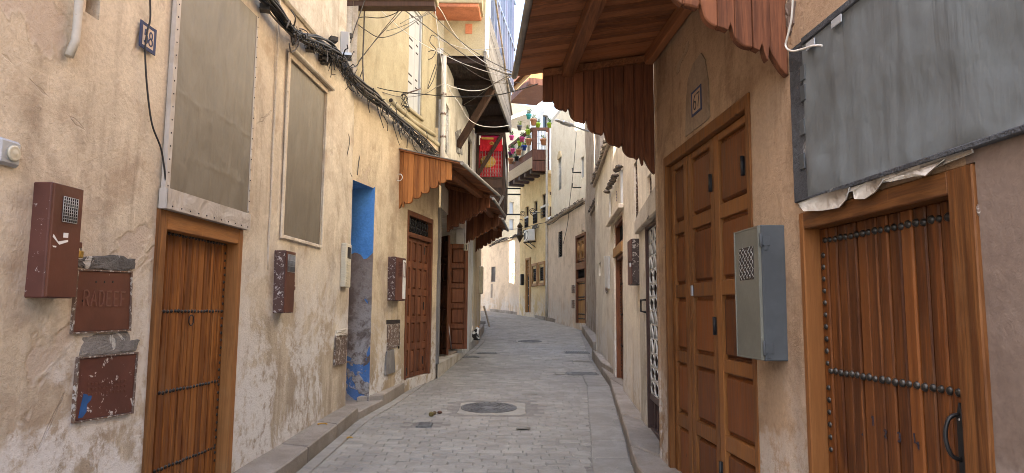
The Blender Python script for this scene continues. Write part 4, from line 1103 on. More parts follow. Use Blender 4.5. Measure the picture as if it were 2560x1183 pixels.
# meter box with half open white inside, rusty hatch, leaning board
dp = .11; a = LB.S(969, 700); b = LB.S(1003, 700, dp * .4); z1 = LB.Z(992, 642, dp); z0 = LB.Z(988, 752, dp)
r = thing('meter_box', LB.pt(a, 0, z0), 'flaking brown meter box with louvres and a white inner panel beside the brown door', 'meter box')
MB().box(LB, a, b, -.02, dp, z0, z1).build('body', P_BROWNX, r, bevel=.006)
dr = MB().box(LB, a + .004, a + (b - a) * .62, dp, dp + .014, z0 + .006, z1 - .006).build('door', P_BROWN, r, bevel=.003)
q = MB()
for k in range(9): z = z0 + (z1 - z0) * (.58 + .035 * k); q.box(LB, a + (b - a) * .22, a + (b - a) * .55, dp + .012, dp + .02, z, z + .012)
q.build('louvres', P_BROWNC, dr)
w = MB().box(LB, a + (b - a) * .66, b - .012, dp, dp + .008, z0 + .03, z1 - .03).build('inner_panel', P_WHITE, r, bevel=.003)
frame_box(MB(), LB, a + (b - a) * .74, b - .035, z0 + (z1 - z0) * .55, z1 - .06, dp + .006, dp + .012, .012).build('panel_window', P_BROWN, w)
def hatchB(label, fr, pts4, mat, d=.014):
    P4 = [fr.hit(x, y) for x, y in pts4]; cx = sum(p[0] for p in P4) / 4; z0 = min(p[1] for p in P4)
    r = thing('meter_hatch', fr.pt(cx, 0, z0), label, 'hatch')
    MB().prism(fr, P4, 0, d).build('plate', mat, r, bevel=.003)
    m = MB(); a, b = min(p[0] for p in P4), max(p[0] for p in P4); zz0, zz1 = min(p[1] for p in P4), max(p[1] for p in P4)
    m.box(fr, a - .02, b + .03, -.004, .006, zz1 - .01, zz1 + .05); m.box(fr, b, b + .03, -.004, .007, zz0, zz1 - .01)
    m.build('cavity_edge', P_INT, r); return r
hatchB('rusty speckled square hatch beside the brown door', LB, [(967, 813), (997, 808), (996, 865), (966, 876)], P_RUSTY)
P4 = [LB.hit(x, y, .02) for x, y in ((967, 879), (985, 873), (988, 931), (963, 939))]
r = thing('leaning_board', LB.pt(P4[0][0], .02, P4[3][1]), 'bare grey board leaning under the rusty hatch', 'board')
MB().prism(LB, P4, .006, .024).build('board', W_GREY, r, bevel=.003)
# bent pipe, rod and vertical pipe on the yellow storey
r = thing('wall_pipe', LB.pt(1, 0, 4.6), 'stub of old yellow pipe slanting down the yellow wall', 'pipe')
MB().tube([f6.pt(*[(s, .06, z) for s, z in [f6.hit(978, 252, .06)]][0]), f6.pt(*[(s, .06, z) for s, z in [f6.hit(1030, 302, .06)]][0]), f6.pt(*[(s, .06, z) for s, z in [f6.hit(1087, 338, .06)]][0])], .035, 10).build('pipe', M_YEL, r)
MB().dome(f6.pt(*[(s, .06, z) for s, z in [f6.hit(977, 251, .06)]][0]), -f6.u, .03, .003, 10, 2).build('pipe_mouth', P_INT, r)
r = thing('wall_rod', LB.pt(1.4, 0, 4.9), 'rusty iron rod sticking out of the yellow wall with wire ends', 'rod')
A = f6.pt(f6.S(1004, 238), 0, f6.Z(1004, 238)); MB().tube([A, A + LB.n * .30 + Vector((0, .05, .10))], .012, 6).build('rod', P_RUSTY, r)
q = MB()
for k in range(7): B = A + LB.n * .05 + Vector((0, .03 * k - .1, 0)); q.tube(smooth_path([B, B + Vector((rnd.uniform(-.05, .05), .02, -.06)), B + Vector((rnd.uniform(-.09, .06), .05, -.12 - .1 * rnd.random())), B + Vector((rnd.uniform(-.05, .08), .05, -.16))], 3), .005, 5)
q.build('wire_ends', P_CABLE, r)
r = thing('down_pipe', LB.pt(LB.L, .05, 3.9), 'flaking white vertical pipe at the corner of the yellow wall', 'pipe')
xx, yy = -1.20, 11.42
MB().tube([(xx, yy, 3.8), (xx + .003, yy, 4.6), (xx, yy, 5.4), (xx - .004, yy, 6.0)], .045, 10).build('pipe', P_PIPE, r)
q = MB()
for z in (4.15, 4.55, 4.95, 5.3): q.lathe((xx, yy, z), [(.05, 0), (.052, .02), (.05, .04)], 10)
stuffed(q.build('clamps', P_RUSTY, r))
# projecting beam with plaster cap high on the corner
r = thing('roof_beam', LAy(8.3) + (5.2,), 'dark wooden beam with plaster cap jutting out above the yellow wall', 'beam')
A = at(866, 15, 8.32); B = at(1088, 15, 8.32)
MB().beam(A + Vector((-.1, 0, 0)), B, .16, .075).build('beam', W_DARK, r, bevel=.004)
MB().beam(A + Vector((-.1, 0, .085)), B + Vector((.03, 0, .085)), .24, .09).build('cap', M_YEL, r, bevel=.01)

# left awnings
FA1 = frL((-1.66, 9.72), (-1.16, 12.62))
awning('pine-sided awning over the brown panelled door, nearest on the left', FA1, 0, 2.72, .80, 3.92, 3.72, 3.06, 3.50, 10, W_AWN, W_AWNX, W_AWNY, pine=W_PINE, over=.14)
FA2 = frL((-1.20, 12.75), (-1.0, 15.1))
awning('middle of the three left awnings, over the open shop doors', FA2, 0, 2.2, .72, 3.90, 3.72, 3.10, 3.5, 9, W_AWN, W_AWNX, W_AWNY, over=.10)
FA3 = frL((-1.04, 15.35), (-.93, 17.6))
awning('farthest of the three left awnings, with pale scalloped edge', FA3, 0, 2.1, .68, 3.92, 3.70, 3.12, 3.52, 9, W_AWN, W_AWNX, W_AWNY, pine=W_PINE, over=.12)

# ================================================================== LEFT: white jettied house with the shop
LC = frL((-1.22, 11.45), (-.95, 16.6))
H3 = thing('house', (-1.4, 13.5, .6), 'off-white jettied house with open shop doors under dark boarded overhang', 'house')
ow0, ow1 = .03, 3.1; ozt = 3.35; ozb = .72
wn = [(LC.S(1110, 320), LC.S(1123, 320), LC.Z(1116, 385), LC.Z(1116, 258), .10), (LC.S(1141, 350), LC.S(1150, 350), LC.Z(1145, 388), LC.Z(1145, 330), .10), (LC.S(1170, 370), LC.S(1181, 370), LC.Z(1175, 420), LC.Z(1175, 345), .10)]
wall(H3, LC, 0, LC.L, -.2, 6.05, M_LC, holes=[(ow0, ow1, ozb, ozt, 1.1)] + wn, seed=21, step=.25)
wf = window(H3, LC, *wn[0][:4], .10, P_SHUT, gr=(4, 9, .008), bars=P_WHITE)
window(H3, LC, *wn[1][:4], .10, W_DARK); window(H3, LC, *wn[2][:4], .10, W_DARK)
# open leaves
def free_leaf(house, A, B, z0, z1, mat, matp, rows, cols, lab, face=1):
    f = Fr((A[0], A[1]), (B[0], B[1]), 'R'); 
    if f.n.y > 0: f.n = -f.n
    o = panel_leaf(house, f, 0, f.L, z0, z1, .02, rows, cols, .07, .09, mat, matp, name='shop_door_leaf'); o['label'] = lab; return o, f
pA, pB = ground_at(1091, 884, .17), ground_at(1118, 891, .17)
o, f = free_leaf(H3, pA, pB, G(13.4) + .19, at(1118, 588, pB.y).z, W_GATEP, W_GATEP, 5, 2, 'dark narrow shop door leaf folded inwards')
pA, pB = Vector((-1.345, 14.30, 0)), Vector((-.925, 14.38, 0))
o, f = free_leaf(H3, pA, pB, G(14.5) + .20, at(1150, 612, 14.5).z, W_RED, W_RED, 5, 1, 'red-brown shop door leaf standing open towards the lane')
n_, zz = f.hit(1168, 619, .02)
MB().box(f, f.L - .10, f.L - .015, .02, .024, at(1168, 628, 14.5).z, at(1168, 611, 14.5).z).build('price_tag', P_CREAM, o)
q = MB().box(f, f.L - .085, f.L - .065, .0241, .026, at(1168, 626, 14.5).z, at(1168, 613, 14.5).z); q.box(f, f.L - .05, f.L - .03, .0241, .026, at(1168, 626, 14.5).z, at(1168, 613, 14.5).z); q.build('tag_marks', P_BLACK, o)
MB().tube([f.pt(.1, .05, G(14.5) + .2), f.pt(.02, .07, G(14.5) + .75)], .012, 6).build('prop_bar', P_STEEL, o)
# back of the shop opening
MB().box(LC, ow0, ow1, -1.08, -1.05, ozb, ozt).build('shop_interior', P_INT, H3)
MB().box(LC, ow0 - .02, ow0 + .06, -.12, .012, ozb, ozt).build('door_jamb', W_GREY, H3, bevel=.004)
MB().box(LC, ow1 - .02, ow1 + .10, -.14, .02, ozb, ozt).build('white_jamb', P_WHITE, H3, bevel=.004)
s, z = LC.hit(1181, 775, .03); MB().ball(LC.pt(ow1 + .04, .05, at(1180, 776, 14.7).z), .025, .03, .02, 8, 5).build('door_latch', P_BLACK, H3)
# jetty
JZ = 6.05; jn_i, jn_o, jf_o, jf_i = (-1.23, 11.55), (-.50, 11.55), (-.06, 16.35), (-.93, 16.5)
JF = frL(jn_o, jf_o)
for k in range(9):
    t0, t1 = k / 9 + .002, (k + 1) / 9 - .002
    lerp = lambda a, b, t: Vector((a[0] + (b[0] - a[0]) * t, a[1] + (b[1] - a[1]) * t, JZ))
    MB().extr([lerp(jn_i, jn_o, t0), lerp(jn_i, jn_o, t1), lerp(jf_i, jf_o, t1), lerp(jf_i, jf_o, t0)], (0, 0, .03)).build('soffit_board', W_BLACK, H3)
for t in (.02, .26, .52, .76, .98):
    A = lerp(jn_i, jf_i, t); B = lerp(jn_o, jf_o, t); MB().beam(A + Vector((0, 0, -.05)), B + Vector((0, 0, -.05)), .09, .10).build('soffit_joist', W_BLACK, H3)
nf = Fr(jn_i, jn_o, n=(0, -1, 0)); zc = at(1150, 52, 11.55).z
wall(H3, nf, 0, nf.L, JZ + .01, 10.6, M_YEL, seed=23, step=.2, name='jetty_side')
A, B = at(1082, 10, 11.0), at(1197, 10, 11.0)
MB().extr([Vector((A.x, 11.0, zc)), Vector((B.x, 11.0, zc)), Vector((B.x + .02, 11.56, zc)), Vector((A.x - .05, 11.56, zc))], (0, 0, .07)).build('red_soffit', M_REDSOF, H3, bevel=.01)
MB().extr([Vector((A.x, 10.98, zc + .07)), Vector((B.x + .05, 10.98, zc + .07)), Vector((B.x + .05, 11.56, zc + .07)), Vector((A.x, 11.56, zc + .07))], (0, 0, 1.6)).build('upper_oriel', M_YEL, H3)
MB().box(nf, .38, .50, -.02, .012, zc - .24, zc - .06).build('brick_scar', M_REDSOF, H3)
wall(H3, JF, 0, .55, JZ + .02, 10.6, M_LC, seed=25, step=.2, name='jetty_corner', amp=.02)
# weathered boards of the jetty front
MB().box(JF, -.03, JF.L + .02, -.02, .025, JZ - .10, JZ + .10).build('sill_beam', W_GREYY, H3, bevel=.006)
for k in range(6):
    z0 = JZ + .105 + k * .145; MB().box(JF, .5, JF.L, -.015, .015 + rnd.gauss(0, .003), z0, z0 + .14).build('front_board', W_GREYY, H3)
MB().beam(JF.pt(.2, .04, JZ + 1.9), JF.pt(JF.L, .04, JZ + .35), .03, .05).build('front_batten', W_BEIGE, H3)
# glazed upper front
u0 = JZ + .98; JU = frL((jn_o[0] + .10, jn_o[1] + 1.6), (jf_o[0] + .10, jf_o[1]))
MB().box(JU, 0, JU.L, -.1, .0, u0 - .05, u0).build('glazed_sill', P_ALU, H3)
nb = 9
for k in range(nb):
    s0 = JU.L * k / nb; s1 = JU.L * (k + 1) / nb
    MB().box(JU, s0 + .02, s1 - .02, -.05, -.03, u0, 10.5).build('glass_panel', (P_GLASSB, P_PINK, P_ALU)[k % 3], H3)
    MB().box(JU, s0 - .02, s0 + .02, -.06, .02, u0, 10.5).build('mullion', P_ALU, H3)
for z in (u0 + 1.0, u0 + 2.2, 10.5): MB().box(JU, 0, JU.L, -.055, .015, z, z + .06).build('transom_rail', P_ALU, H3)
shell(H3, [(-1.23, 11.45), (-.40, 11.55), (.03, 16.4)], 10.56, (-5, 0))
MB().extr([Vector((-1.2, 11.55, 6.1)), Vector((-5, 11.55, 6.1)), Vector((-5, 16.5, 6.1)), Vector((-.95, 16.5, 6.1))], (0, 0, .1)).build('floor_slab', M_WHT, H3)
# diagonal struts
A = JF.pt(JF.S(1237, 235), -.05, JZ - .08); B = LC.pt(LC.S(1141, 368), .02, LC.Z(1141, 368)); MB().beam(A, B, .10, .13).build('strut', W_DARK, H3, bevel=.006)
blob_patch(H3, LC, [(1137, 330), (1152, 322), (1155, 388), (1140, 380)], .012, M_CEM, name='broken_plaster', seed=6)

# ================================================================== LEFT: ochre house beyond, with the enclosed balcony
LD = frL((-.95, 16.6), (-1.0, 22.2)); LD2 = frL((-1.0, 22.2), (-2.0, 27.0))
HZ4 = 13.2  # unseen wall tops of this house raised to shade the far right houses
H4 = thing('house', (-1.2, 19, .8), 'pale ochre house with dark enclosed wooden balcony past the jetty', 'house')
wall(H4, LD, 0, LD.L, .2, HZ4, M_LD, seed=31, step=.35)
wall(H4, LD2, 0, LD2.L, .2, 15.5, M_LD, seed=32, step=.5)
shell(H4, [(-.95, 16.6), (-1.0, 22.2)], HZ4, (-6, 0)); shell(H4, [(-1.0, 22.2), (-2.0, 27.0)], 15.5, (-6, 0))
MB().beam((-1.0, 22.15, .9), (-1.0, 22.15, 4.4), .07, .09).build('corner_post', W_RED, H4)
s, z0, z1 = LD.S(1199, 700), LD.Z(1199, 735), LD.Z(1199, 668)
MB().box(LD, LD.S(1198.5, 700) - .4, LD.S(1199, 700), 0, .12, z0, z1).build('wall_cabinet', P_CREAM, H4, bevel=.01)
# enclosed balcony
by0, by1 = 16.95, 19.6; bx0 = -.93; bx1 = at(1263, 400, by0).x
BF = Fr((bx0, by0), (bx1, by0), n=(0, -1, 0)); BL = BF.L
BS = Fr((bx1, by0), (bx1 + .05, by1), 'L')
zt, zg, zp, zb_ = 6.15, at(1225, 442, by0).z, at(1225, 492, by0).z, at(1225, 548, by0).z
zgt = at(1225, 372, by0).z
balc = MB()
for s in (0, BL - .07): balc.box(BF, s, s + .07, -.07, .0, zp - .02, zt)
balc.box(BF, .07, BL - .07, -.06, -.002, zg - .06, zg); balc.box(BF, .07, BL - .07, -.06, -.002, zt - .1, zt)
balc.box(BS, by1 - by0 - .08, by1 - by0, -.07, 0, zp - .02, zt); balc.box(BS, .07, by1 - by0 - .08, -.06, -.002, zg - .06, zg); balc.box(BS, .07, by1 - by0 - .08, -.06, -.002, zt - .1, zt)
bal = balc.build('enclosed_balcony', W_DARK, H4, bevel=.005)
zm = (zp + zg - .06) / 2
for a, b in ((zp, zm - .004), (zm + .004, zg - .062)): MB().box(BF, .0, BL, -.05, -.012, a, b).build('skirt_panel', W_DARK, bal, bevel=.006); MB().box(BS, .0, by1 - by0, -.05, -.012, a, b).build('skirt_panel', W_DARK, bal, bevel=.006)
q = MB(); q.add([BF.pt(0, 0, zp), BF.pt(BL, 0, zp), BF.pt(BL * .9, -.1, zb_), BF.pt(0, -.1, zb_ - .2), BF.pt(0, -(by1 - by0), zp), BF.pt(BL + .05, -(by1 - by0), zp), BF.pt(BL * .9, -(by1 - by0), zb_), BF.pt(0, -(by1 - by0), zb_ - .2)], [(0, 1, 2, 3), (4, 7, 6, 5), (1, 5, 6, 2), (2, 6, 7, 3)]); q.build('underside', W_DARK, bal)
MB().beam(at(1165, 0, 1) * 0 + BF.pt(BL * .95, .03, zp + .02), BF.pt(.25, .03, zb_ - .35), .05, .06).build('knee_brace', W_GREY, bal)
MB().beam(BF.pt(BL - .1, .06, zt - .12), BF.pt(-.06, .06, zg - .15), .07, .09).build('strut', W_DARK, bal)
gm = grille(MB(), BF, .1, BL - .10, zg, zgt, -.03, 8, 7, .005)
for i in range(8):
    for j in (0, 1):
        s = .1 + (BL - .2) * (i + .5) / 8; z = zg + (zgt - zg) * (j + .5) / 7; rr = (BL - .2) / 18
        gm.tube([BF.pt(s + rr * math.cos(a), -.03, z + rr * math.sin(a)) for a in [2 * math.pi * k / 8 for k in range(9)]], .004, 4)
gm.build('white_grille', P_WIRE, bal)
grille(MB(), BS, .1, by1 - by0 - .1, zg, zgt, -.03, 16, 7, .006).build('white_grille', P_WIRE, bal)
MB().box(BF, 0, BL, -1.5, -1.45, zp, zt).build('inner_wall', W_DARK, bal)
# cloths hung on the balcony
r = cloth_panel(BF, .10, BL - .08, at(1230, 378, by0).z, at(1230, 346, by0).z, .03, .03, 4, .03).build('red_cloth', C_RED, None); tag(r, 'red cloth with gold motif draped over the enclosed balcony grille', 'cloth')
q = MB(); q.box(BF, .14, BL - .3, .05, .053, at(1230, 350, by0).z, at(1230, 345, by0).z)
q.build('gold_band', C_GOLD, r); q = MB(); s = .40; z = at(1222, 360, by0).z; q.tube([BF.pt(s + .05 * math.cos(a), .062, z + .035 * math.sin(a)) for a in [2 * math.pi * k / 10 for k in range(11)]], .012, 5); q.tube([BF.pt(s - .02, .062, z), BF.pt(s + .03, .062, z + .01)], .012, 5); q.build('gold_motif', C_GOLD, r)
r = cloth_panel(BF, .12, BL - .14, at(1230, 350, by0).z, at(1230, 328, by0).z, -.05, .02, 6, .03).build('magenta_cloth', C_MAG, None); tag(r, 'magenta cloth hanging above the red one under the jetty', 'cloth')
r = cloth_panel(BF, .06, BL - .06, zg + .02, zgt + .12, -.16, .03, 7, .04).build('red_curtain', C_RED, None); tag(r, 'red curtain behind the white balcony grille', 'curtain')
q = MB(); q.ball(BF.pt(.30, -.10, (zg + zgt) / 2 + .05), .20, .02, .16, 12, 8); o = q.build('gold_cushion', C_GOLD, None); tag(o, 'round gold cushion behind the balcony grille', 'cushion')
# bits by the corner: prop, block
A = ground_at(1224, 819); B = A + Vector((-.28, .12, .62)); B = Vector((-.98, A.y + .25, G(A.y) + .75))
o = MB().beam(A + Vector((0, 0, .02)), B, .05, .05).build('leaning_prop', W_BEIGE, None, bevel=.004); tag(o, 'short wooden prop leaning against the brown corner post', 'prop')
p = ground_at(1205, 810, .24); o = MB().boxw((p.x, p.y, G(p.y) + .235), .22, .3, .10, .1).build('concrete_block', M_CEM, None, bevel=.012); tag(o, 'grey concrete block lying on the far left kerb', 'block')
# unseen houses behind the ochre house, added to shade the far walls
def shade_house(label, poly, z0, z1, mat, seed):
    cx = sum(p[0] for p in poly) / len(poly); cy = sum(p[1] for p in poly) / len(poly)
    h = thing('house', (cx, cy, z0), label, 'house')
    for i in range(len(poly)):
        f = Fr(poly[i], poly[(i + 1) % len(poly)], 'R'); wall(h, f, 0, f.L, z0, z1, mat, seed=seed + i, step=1.0, amp=.006)
    MB().extr([Vector((x, y, z1 - .02)) for x, y in poly], (0, 0, .15)).build('roof', M_WHT, h)
    return h
hb = lambda p, k: (p[0] - .8 * k, p[1] - .6 * k)  # side walls run along the sun so the roofline shapes its strip
q0, q1, q2, q3 = (-2.02, 27.02), (-2.79, 31.76), (-2.97, 32.85), (-8.5, 36.2)
shade_house('unseen ochre house added for shade round the bend, first after the corner post', [q0, q1, hb(q1, 6), (-7.5, 26.5)], .8, 16.0, M_LD, 131)
shade_house('unseen low house between two taller ones, added to let a sun strip through', [q1, q2, hb(q2, 7), hb(q1, 7)], .8, 7.3, M_LD, 137)
shade_house('unseen tall house added round the bend to shade the long rosy wall', [q2, (-3.1, 33.1), q3, (-12, 34), hb(q2, 7)], .8, 13.0, M_LD, 143)
# ================================================================== RIGHT: house 67
RAy = lambda y: (1.65 - .06 * y, y)
RA = frR(RAy(-3.0), RAy(6.0))
H6 = thing('house', (1.7, 3, .1), 'tan plaster house number 67 with amber folding door and studded plank door', 'house')
nd0, nd1 = RA.S(2462, 775), RA.S(2012, 775); ndt = (RA.Z(2000, 534) + RA.Z(2434, 405)) / 2
fd0, fd1 = RA.S(1890, 775), RA.S(1667, 775); fdt = (RA.Z(1660, 397) + RA.Z(1872, 230)) / 2
RZ1 = 9.4
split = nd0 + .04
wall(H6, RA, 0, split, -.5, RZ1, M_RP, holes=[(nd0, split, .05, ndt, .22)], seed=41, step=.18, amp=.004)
wall(H6, RA, split, RA.L, -.5, RZ1, M_RA, holes=[(split, nd1, .05, ndt, .22), (fd0, fd1, .2, fdt, .10)], seed=42, step=.16, amp=.005)
MB().add([RA.pt(RA.L, 0, -.5), RA.pt(RA.L, -.5, -.5), RA.pt(RA.L, -.5, RZ1), RA.pt(RA.L, 0, RZ1)], [(0, 1, 2, 3)]).build('end_wall', M_RA, H6)
shell(H6, [RAy(-3), RAy(6)], RZ1, (5, 0))
# rounded plaster edge of the corner
q = MB(); pts = [RA.pt(RA.L - .01 + .012 * mnoise.noise(Vector((z, 2, 8))), -.015, z) for z in [.2 + .2 * k for k in range(20)]]; q.tube(pts, .028, 8); q.build('corner_bead', M_RA, H6)
# studded plank door, nearest on the right
DR = -.068; jw0, jw1 = .12, .042
door = group_part('studded_door', H6, RA.pt((nd0 + nd1) / 2, 0, .1))
MB().box(RA, nd0, nd0 + jw0, -.18, .014, .1, ndt - .004).build('jamb', W_FRAMER, door, bevel=.005); MB().box(RA, nd1 - jw1, nd1, -.18, .014, .1, ndt - .004).build('jamb', W_FRAMER, door, bevel=.005)
lin = .088
MB().box(RA, nd0 + jw0, nd1 - jw1, -.18, .012, ndt - lin, ndt - .004).build('lintel', W_FRAMERH, door, bevel=.005)
p0, p1 = nd0 + jw0, nd1 - jw1; NP = 13
for k in range(NP):
    a, b = p0 + (p1 - p0) * k / NP, p0 + (p1 - p0) * (k + 1) / NP
    MB().box(RA, a + .0045, b - .0045, DR - .03, DR + rnd.gauss(0, .002), .1, ndt - lin).build('plank', W_DOORR, door, bevel=.006)
MB().box(RA, p0, p1, DR - .10, DR - .085, .1, ndt - lin).build('backing', P_INT, door)
def studs(parent, fr, pts, d, r, h):
    for s, z in pts: MB().dome(fr.pt(s, d, z), fr.n, r * rnd.uniform(.9, 1.08), h, 10, 3).build('stud', P_STUD, parent)
zt = (RA.Z(2076, 602.7, DR) + RA.Z(2373, 537.5, DR)) / 2; zm = (RA.Z(2076, 927, DR) + RA.Z(2399, 982, DR)) / 2
sL, sR = RA.S(2078, 927, DR), RA.S(2399, 982, DR)
studs(door, RA, [(sL + (sR - sL) * k / 19 + rnd.gauss(0, .001), zt + rnd.gauss(0, .0015)) for k in range(20)], DR, .0165, .015)
studs(door, RA, [(sL + (sR - sL) * k / 19 + rnd.gauss(0, .001), zm + rnd.gauss(0, .0015)) for k in range(20)], DR, .0165, .015)
sc_ = min(sL + .022, p1 - .02); zz = zt - .07
while zz > .95:
    if abs(zz - zm) > .03: studs(door, RA, [(sc_ + rnd.gauss(0, .001), zz)], DR, .0155, .015)
    zz -= .0575
for ch, x, y, hgt in (('1', 2181, 1064, 25), ('2', 2213, 1094, 20), ('3', 2247, 1104, 24), ('4', 2287, 1122, 40)):
    s, z = RA.hit(x, y, DR); s2, z2 = RA.hit(x, y - hgt, DR); q = MB(); glyphs(q, RA, ch, s, z, z2 - z, .0066, DR + .004, sx=-1.0); q.build('ink_digit', P_INK, door)
s, z = RA.hit(2160, 1090, DR); MB().prism(RA, [(s, z), (s + .012, z + .004), (s, z + .012)], DR + .004, DR + .006).build('ink_mark', P_INK, door)
# iron pull handle
hs, hz0 = RA.S(2408, 1080, DR), RA.Z(2400, 1183, DR) - .12; hz1 = RA.Z(2402, 1005, DR)
hd = MB(); hd.prism(RA, [(hs - .016, hz0), (hs + .016, hz0), (hs + .016, hz1 - .05), (hs, hz1), (hs - .016, hz1 - .05)], DR, DR + .012)
h_ = hd.build('pull_handle', P_BLACK, door, bevel=.002)
zc = RA.Z(2400, 1090, DR)
MB().tube(smooth_path([RA.pt(hs + .004, DR + .012, zc + .075), RA.pt(hs + .006, DR + .045, zc + .06), RA.pt(hs + .008, DR + .06, zc), RA.pt(hs + .006, DR + .045, zc - .06), RA.pt(hs + .004, DR + .012, zc - .08)], 4), .0075, 8).build('grip', P_BLACK, h_)
for z in (hz1 - .06, zc - .13): MB().dome(RA.pt(hs, DR + .012, z), RA.n, .005, .003, 8, 2).build('screw', P_STEEL, h_)
# tarp over the opening above
ts1 = RA.S(2022, 300); ts0 = max(.3, RA.S(2690, 300)); tz0 = (RA.Z(2000, 500) + RA.Z(2555, 338)) / 2; tz1 = (RA.Z(1998, 112) + RA.Z(2168, 2)) / 2
tarp = cloth_panel(RA, ts0, ts1, tz0, tz1, .020, .012, 12, .02, hf=.3, cr=[('s', .25, .008, .05), ('s', .47, .006, .02), ('s', .63, -.008, .05), ('s', .8, .006, .03), ('z', .3, -.006, .12)]).build('window_tarp', C_TARP, H6)
q = MB(); sA = RA.S(1986, 300); q.box(RA, ts1 - .01, sA, .002, .018, tz0, tz1 + .02); q.box(RA, ts0, ts1 - .01, .002, .03, tz1 - .01, tz1 + .025); q.box(RA, ts0, ts1 - .01, .002, .03, tz0 - .014, tz0 + .008); q.build('dark_edge', plaster('edge_dark_gap', (.075, .078, .085), (.05, .05, .056), (.035, .032, .03), 21, 0, 2.5, .2, peel=(.2, .19, .18)), tarp, bevel=.004)  # black border strips whose dark also paints the shaded gap around the tarp
for x, y in ((2009, 182), (2010, 232), (2008, 318), (2008, 403)):
    s, z = RA.hit(x, y, .02); MB().box(RA, s - .020, s + .028, .017, .026, z - .040, z + .040).build('hinge_plate', P_GREY, tarp, bevel=.003)
for x, y in ((2095, 55), (2030, 112)): s, z = RA.hit(x, y, .02); MB().box(RA, s - .05, s + .03, .03, .036, z - .02, z + .015).build('corner_bracket', P_LAMP, tarp)
def torn(pts, seed, d=.03):
    P = [RA.hit(x, y, d) for x, y in pts]; n = len(P); m = MB()
    vs = [RA.pt(s, d + .014 * mnoise.noise(Vector((s * 17, z * 17, seed))), z) for s, z in P] + [RA.pt(s, d + .006 + .014 * mnoise.noise(Vector((s * 17, z * 17, seed))), z) for s, z in P]
    c = Vector(); 
    for v in vs[:n]: c += v
    c /= n; vs += [c + RA.n * .012]; fs = [(i, (i + 1) % n, 2 * n) for i in range(n)] + [(i, (i + 1) % n, n + (i + 1) % n, n + i) for i in range(n)]
    m.add(vs, fs, True); m.build('torn_flap', C_TORN, tarp)
torn([(2001, 508), (2060, 485), (2130, 468), (2118, 500), (2100, 520), (2060, 527), (2010, 528)], 1)
torn([(2136, 478), (2170, 455), (2212, 448), (2192, 480), (2165, 498), (2140, 498)], 2)
torn([(2212, 452), (2270, 430), (2360, 398), (2340, 418), (2320, 440), (2290, 442), (2230, 455)], 3)
torn([(2000, 517), (2120, 470), (2300, 415), (2430, 372), (2432, 382), (2320, 428), (2130, 480), (2010, 524)], 5, .022)
# amber folding door
DF = -.035
fm = MB(); fm.box(RA, fd0, fd0 + .055, -.09, .010, .25, fdt - .002); fm.box(RA, fd1 - .05, fd1, -.09, .010, .25, fdt - .002); fm.box(RA, fd0 + .055, fd1 - .05, -.09, .008, fdt - .085, fdt - .002)
fold = fm.build('folding_door', W_67, H6, bevel=.004)
bnd = [fd0 + .055, RA.S(1789, 650, DF), RA.S(1722, 650, DF), fd1 - .05]
ry = [RA.Z(1690, y, DF) for y in (423, 558, 587, 714, 745, 875, 902, 1027, 1059)]
dzr = ry[7] - ry[8]; rowz = [(ry[8] - (ry[6] - ry[7]), ry[8])]
rowz = [(ry[1], ry[0]), (ry[3], ry[2]), (ry[5], ry[4]), (ry[7], ry[6]), (ry[8] - (ry[6] - ry[7]), ry[8])]
rowz += [(rowz[-1][0] - (ry[7] - ry[8]) - .4, rowz[-1][0] - (ry[7] - ry[8]))]
rowz = rowz[::-1]
for k in range(3):
    panel_leaf(fold, RA, bnd[k] + .005, bnd[k + 1] - .005, rowz[0][0] - .09, fdt - .088, DF + (0, -.003, .002)[k], 6, 1, .085 if k != 1 else .075, .09, W_67, W_67P, rowz=rowz, name='leaf', bev=.005)
for x, y in ((1860, 415), (1779, 458), (1667, 519), (1673, 802), (1790, 815), (1681, 1105), (1806, 1178)):
    s, z = RA.hit(x, y, DF); q = MB().tube([RA.pt(s, DF + .012, z - .062), RA.pt(s, DF + .012, z + .062)], .011, 8); q.box(RA, s - .012, s + .012, DF, DF + .008, z - .06, z + .06); q.build('hinge', P_BLACK, fold)
s, z = RA.hit(1732, 727, DF); MB().box(RA, s - .016, s + .016, DF, DF + .012, z - .04, z + .04).build('lock_plate', P_LAMP, fold, bevel=.003)
# number 67 on a grey arched patch
P = [(1716, 342), (1717, 260), (1722, 200), (1735, 160), (1755, 132), (1765, 150), (1772, 200), (1775, 290), (1770, 300)]
m = MB(); m.prism(RA, [RA.hit(x, y) for x, y in P], -.004, .009); m.build('cement_arch', M_ARCHPATCH, H6)
a0, a1 = RA.S(1757, 250), RA.S(1733, 250); b0, b1 = RA.Z(1745, 283), RA.Z(1745, 222)
q = MB().box(RA, a0, a1, .006, .0125, b0, b1).build('number_plate', P_NUMBG2, H6)
frame_box(MB(), RA, a0 - .004, a1 + .004, b0 - .004, b1 + .004, .008, .0145, .018).build('plate_border', P_NUM, q)
q2 = MB(); gh = (b1 - b0) * .62; glyphs(q2, RA, '67', a1 - .018 - (a1 - a0 - .036) * .12, b0 + (b1 - b0) * .19, gh, .011, .0128, (a1 - a0 - .036) * .43 / gh, sx=-min(1, (a1 - a0 - .036) * .36 / (.55 * gh))); q2.build('number', P_NUMD, q)
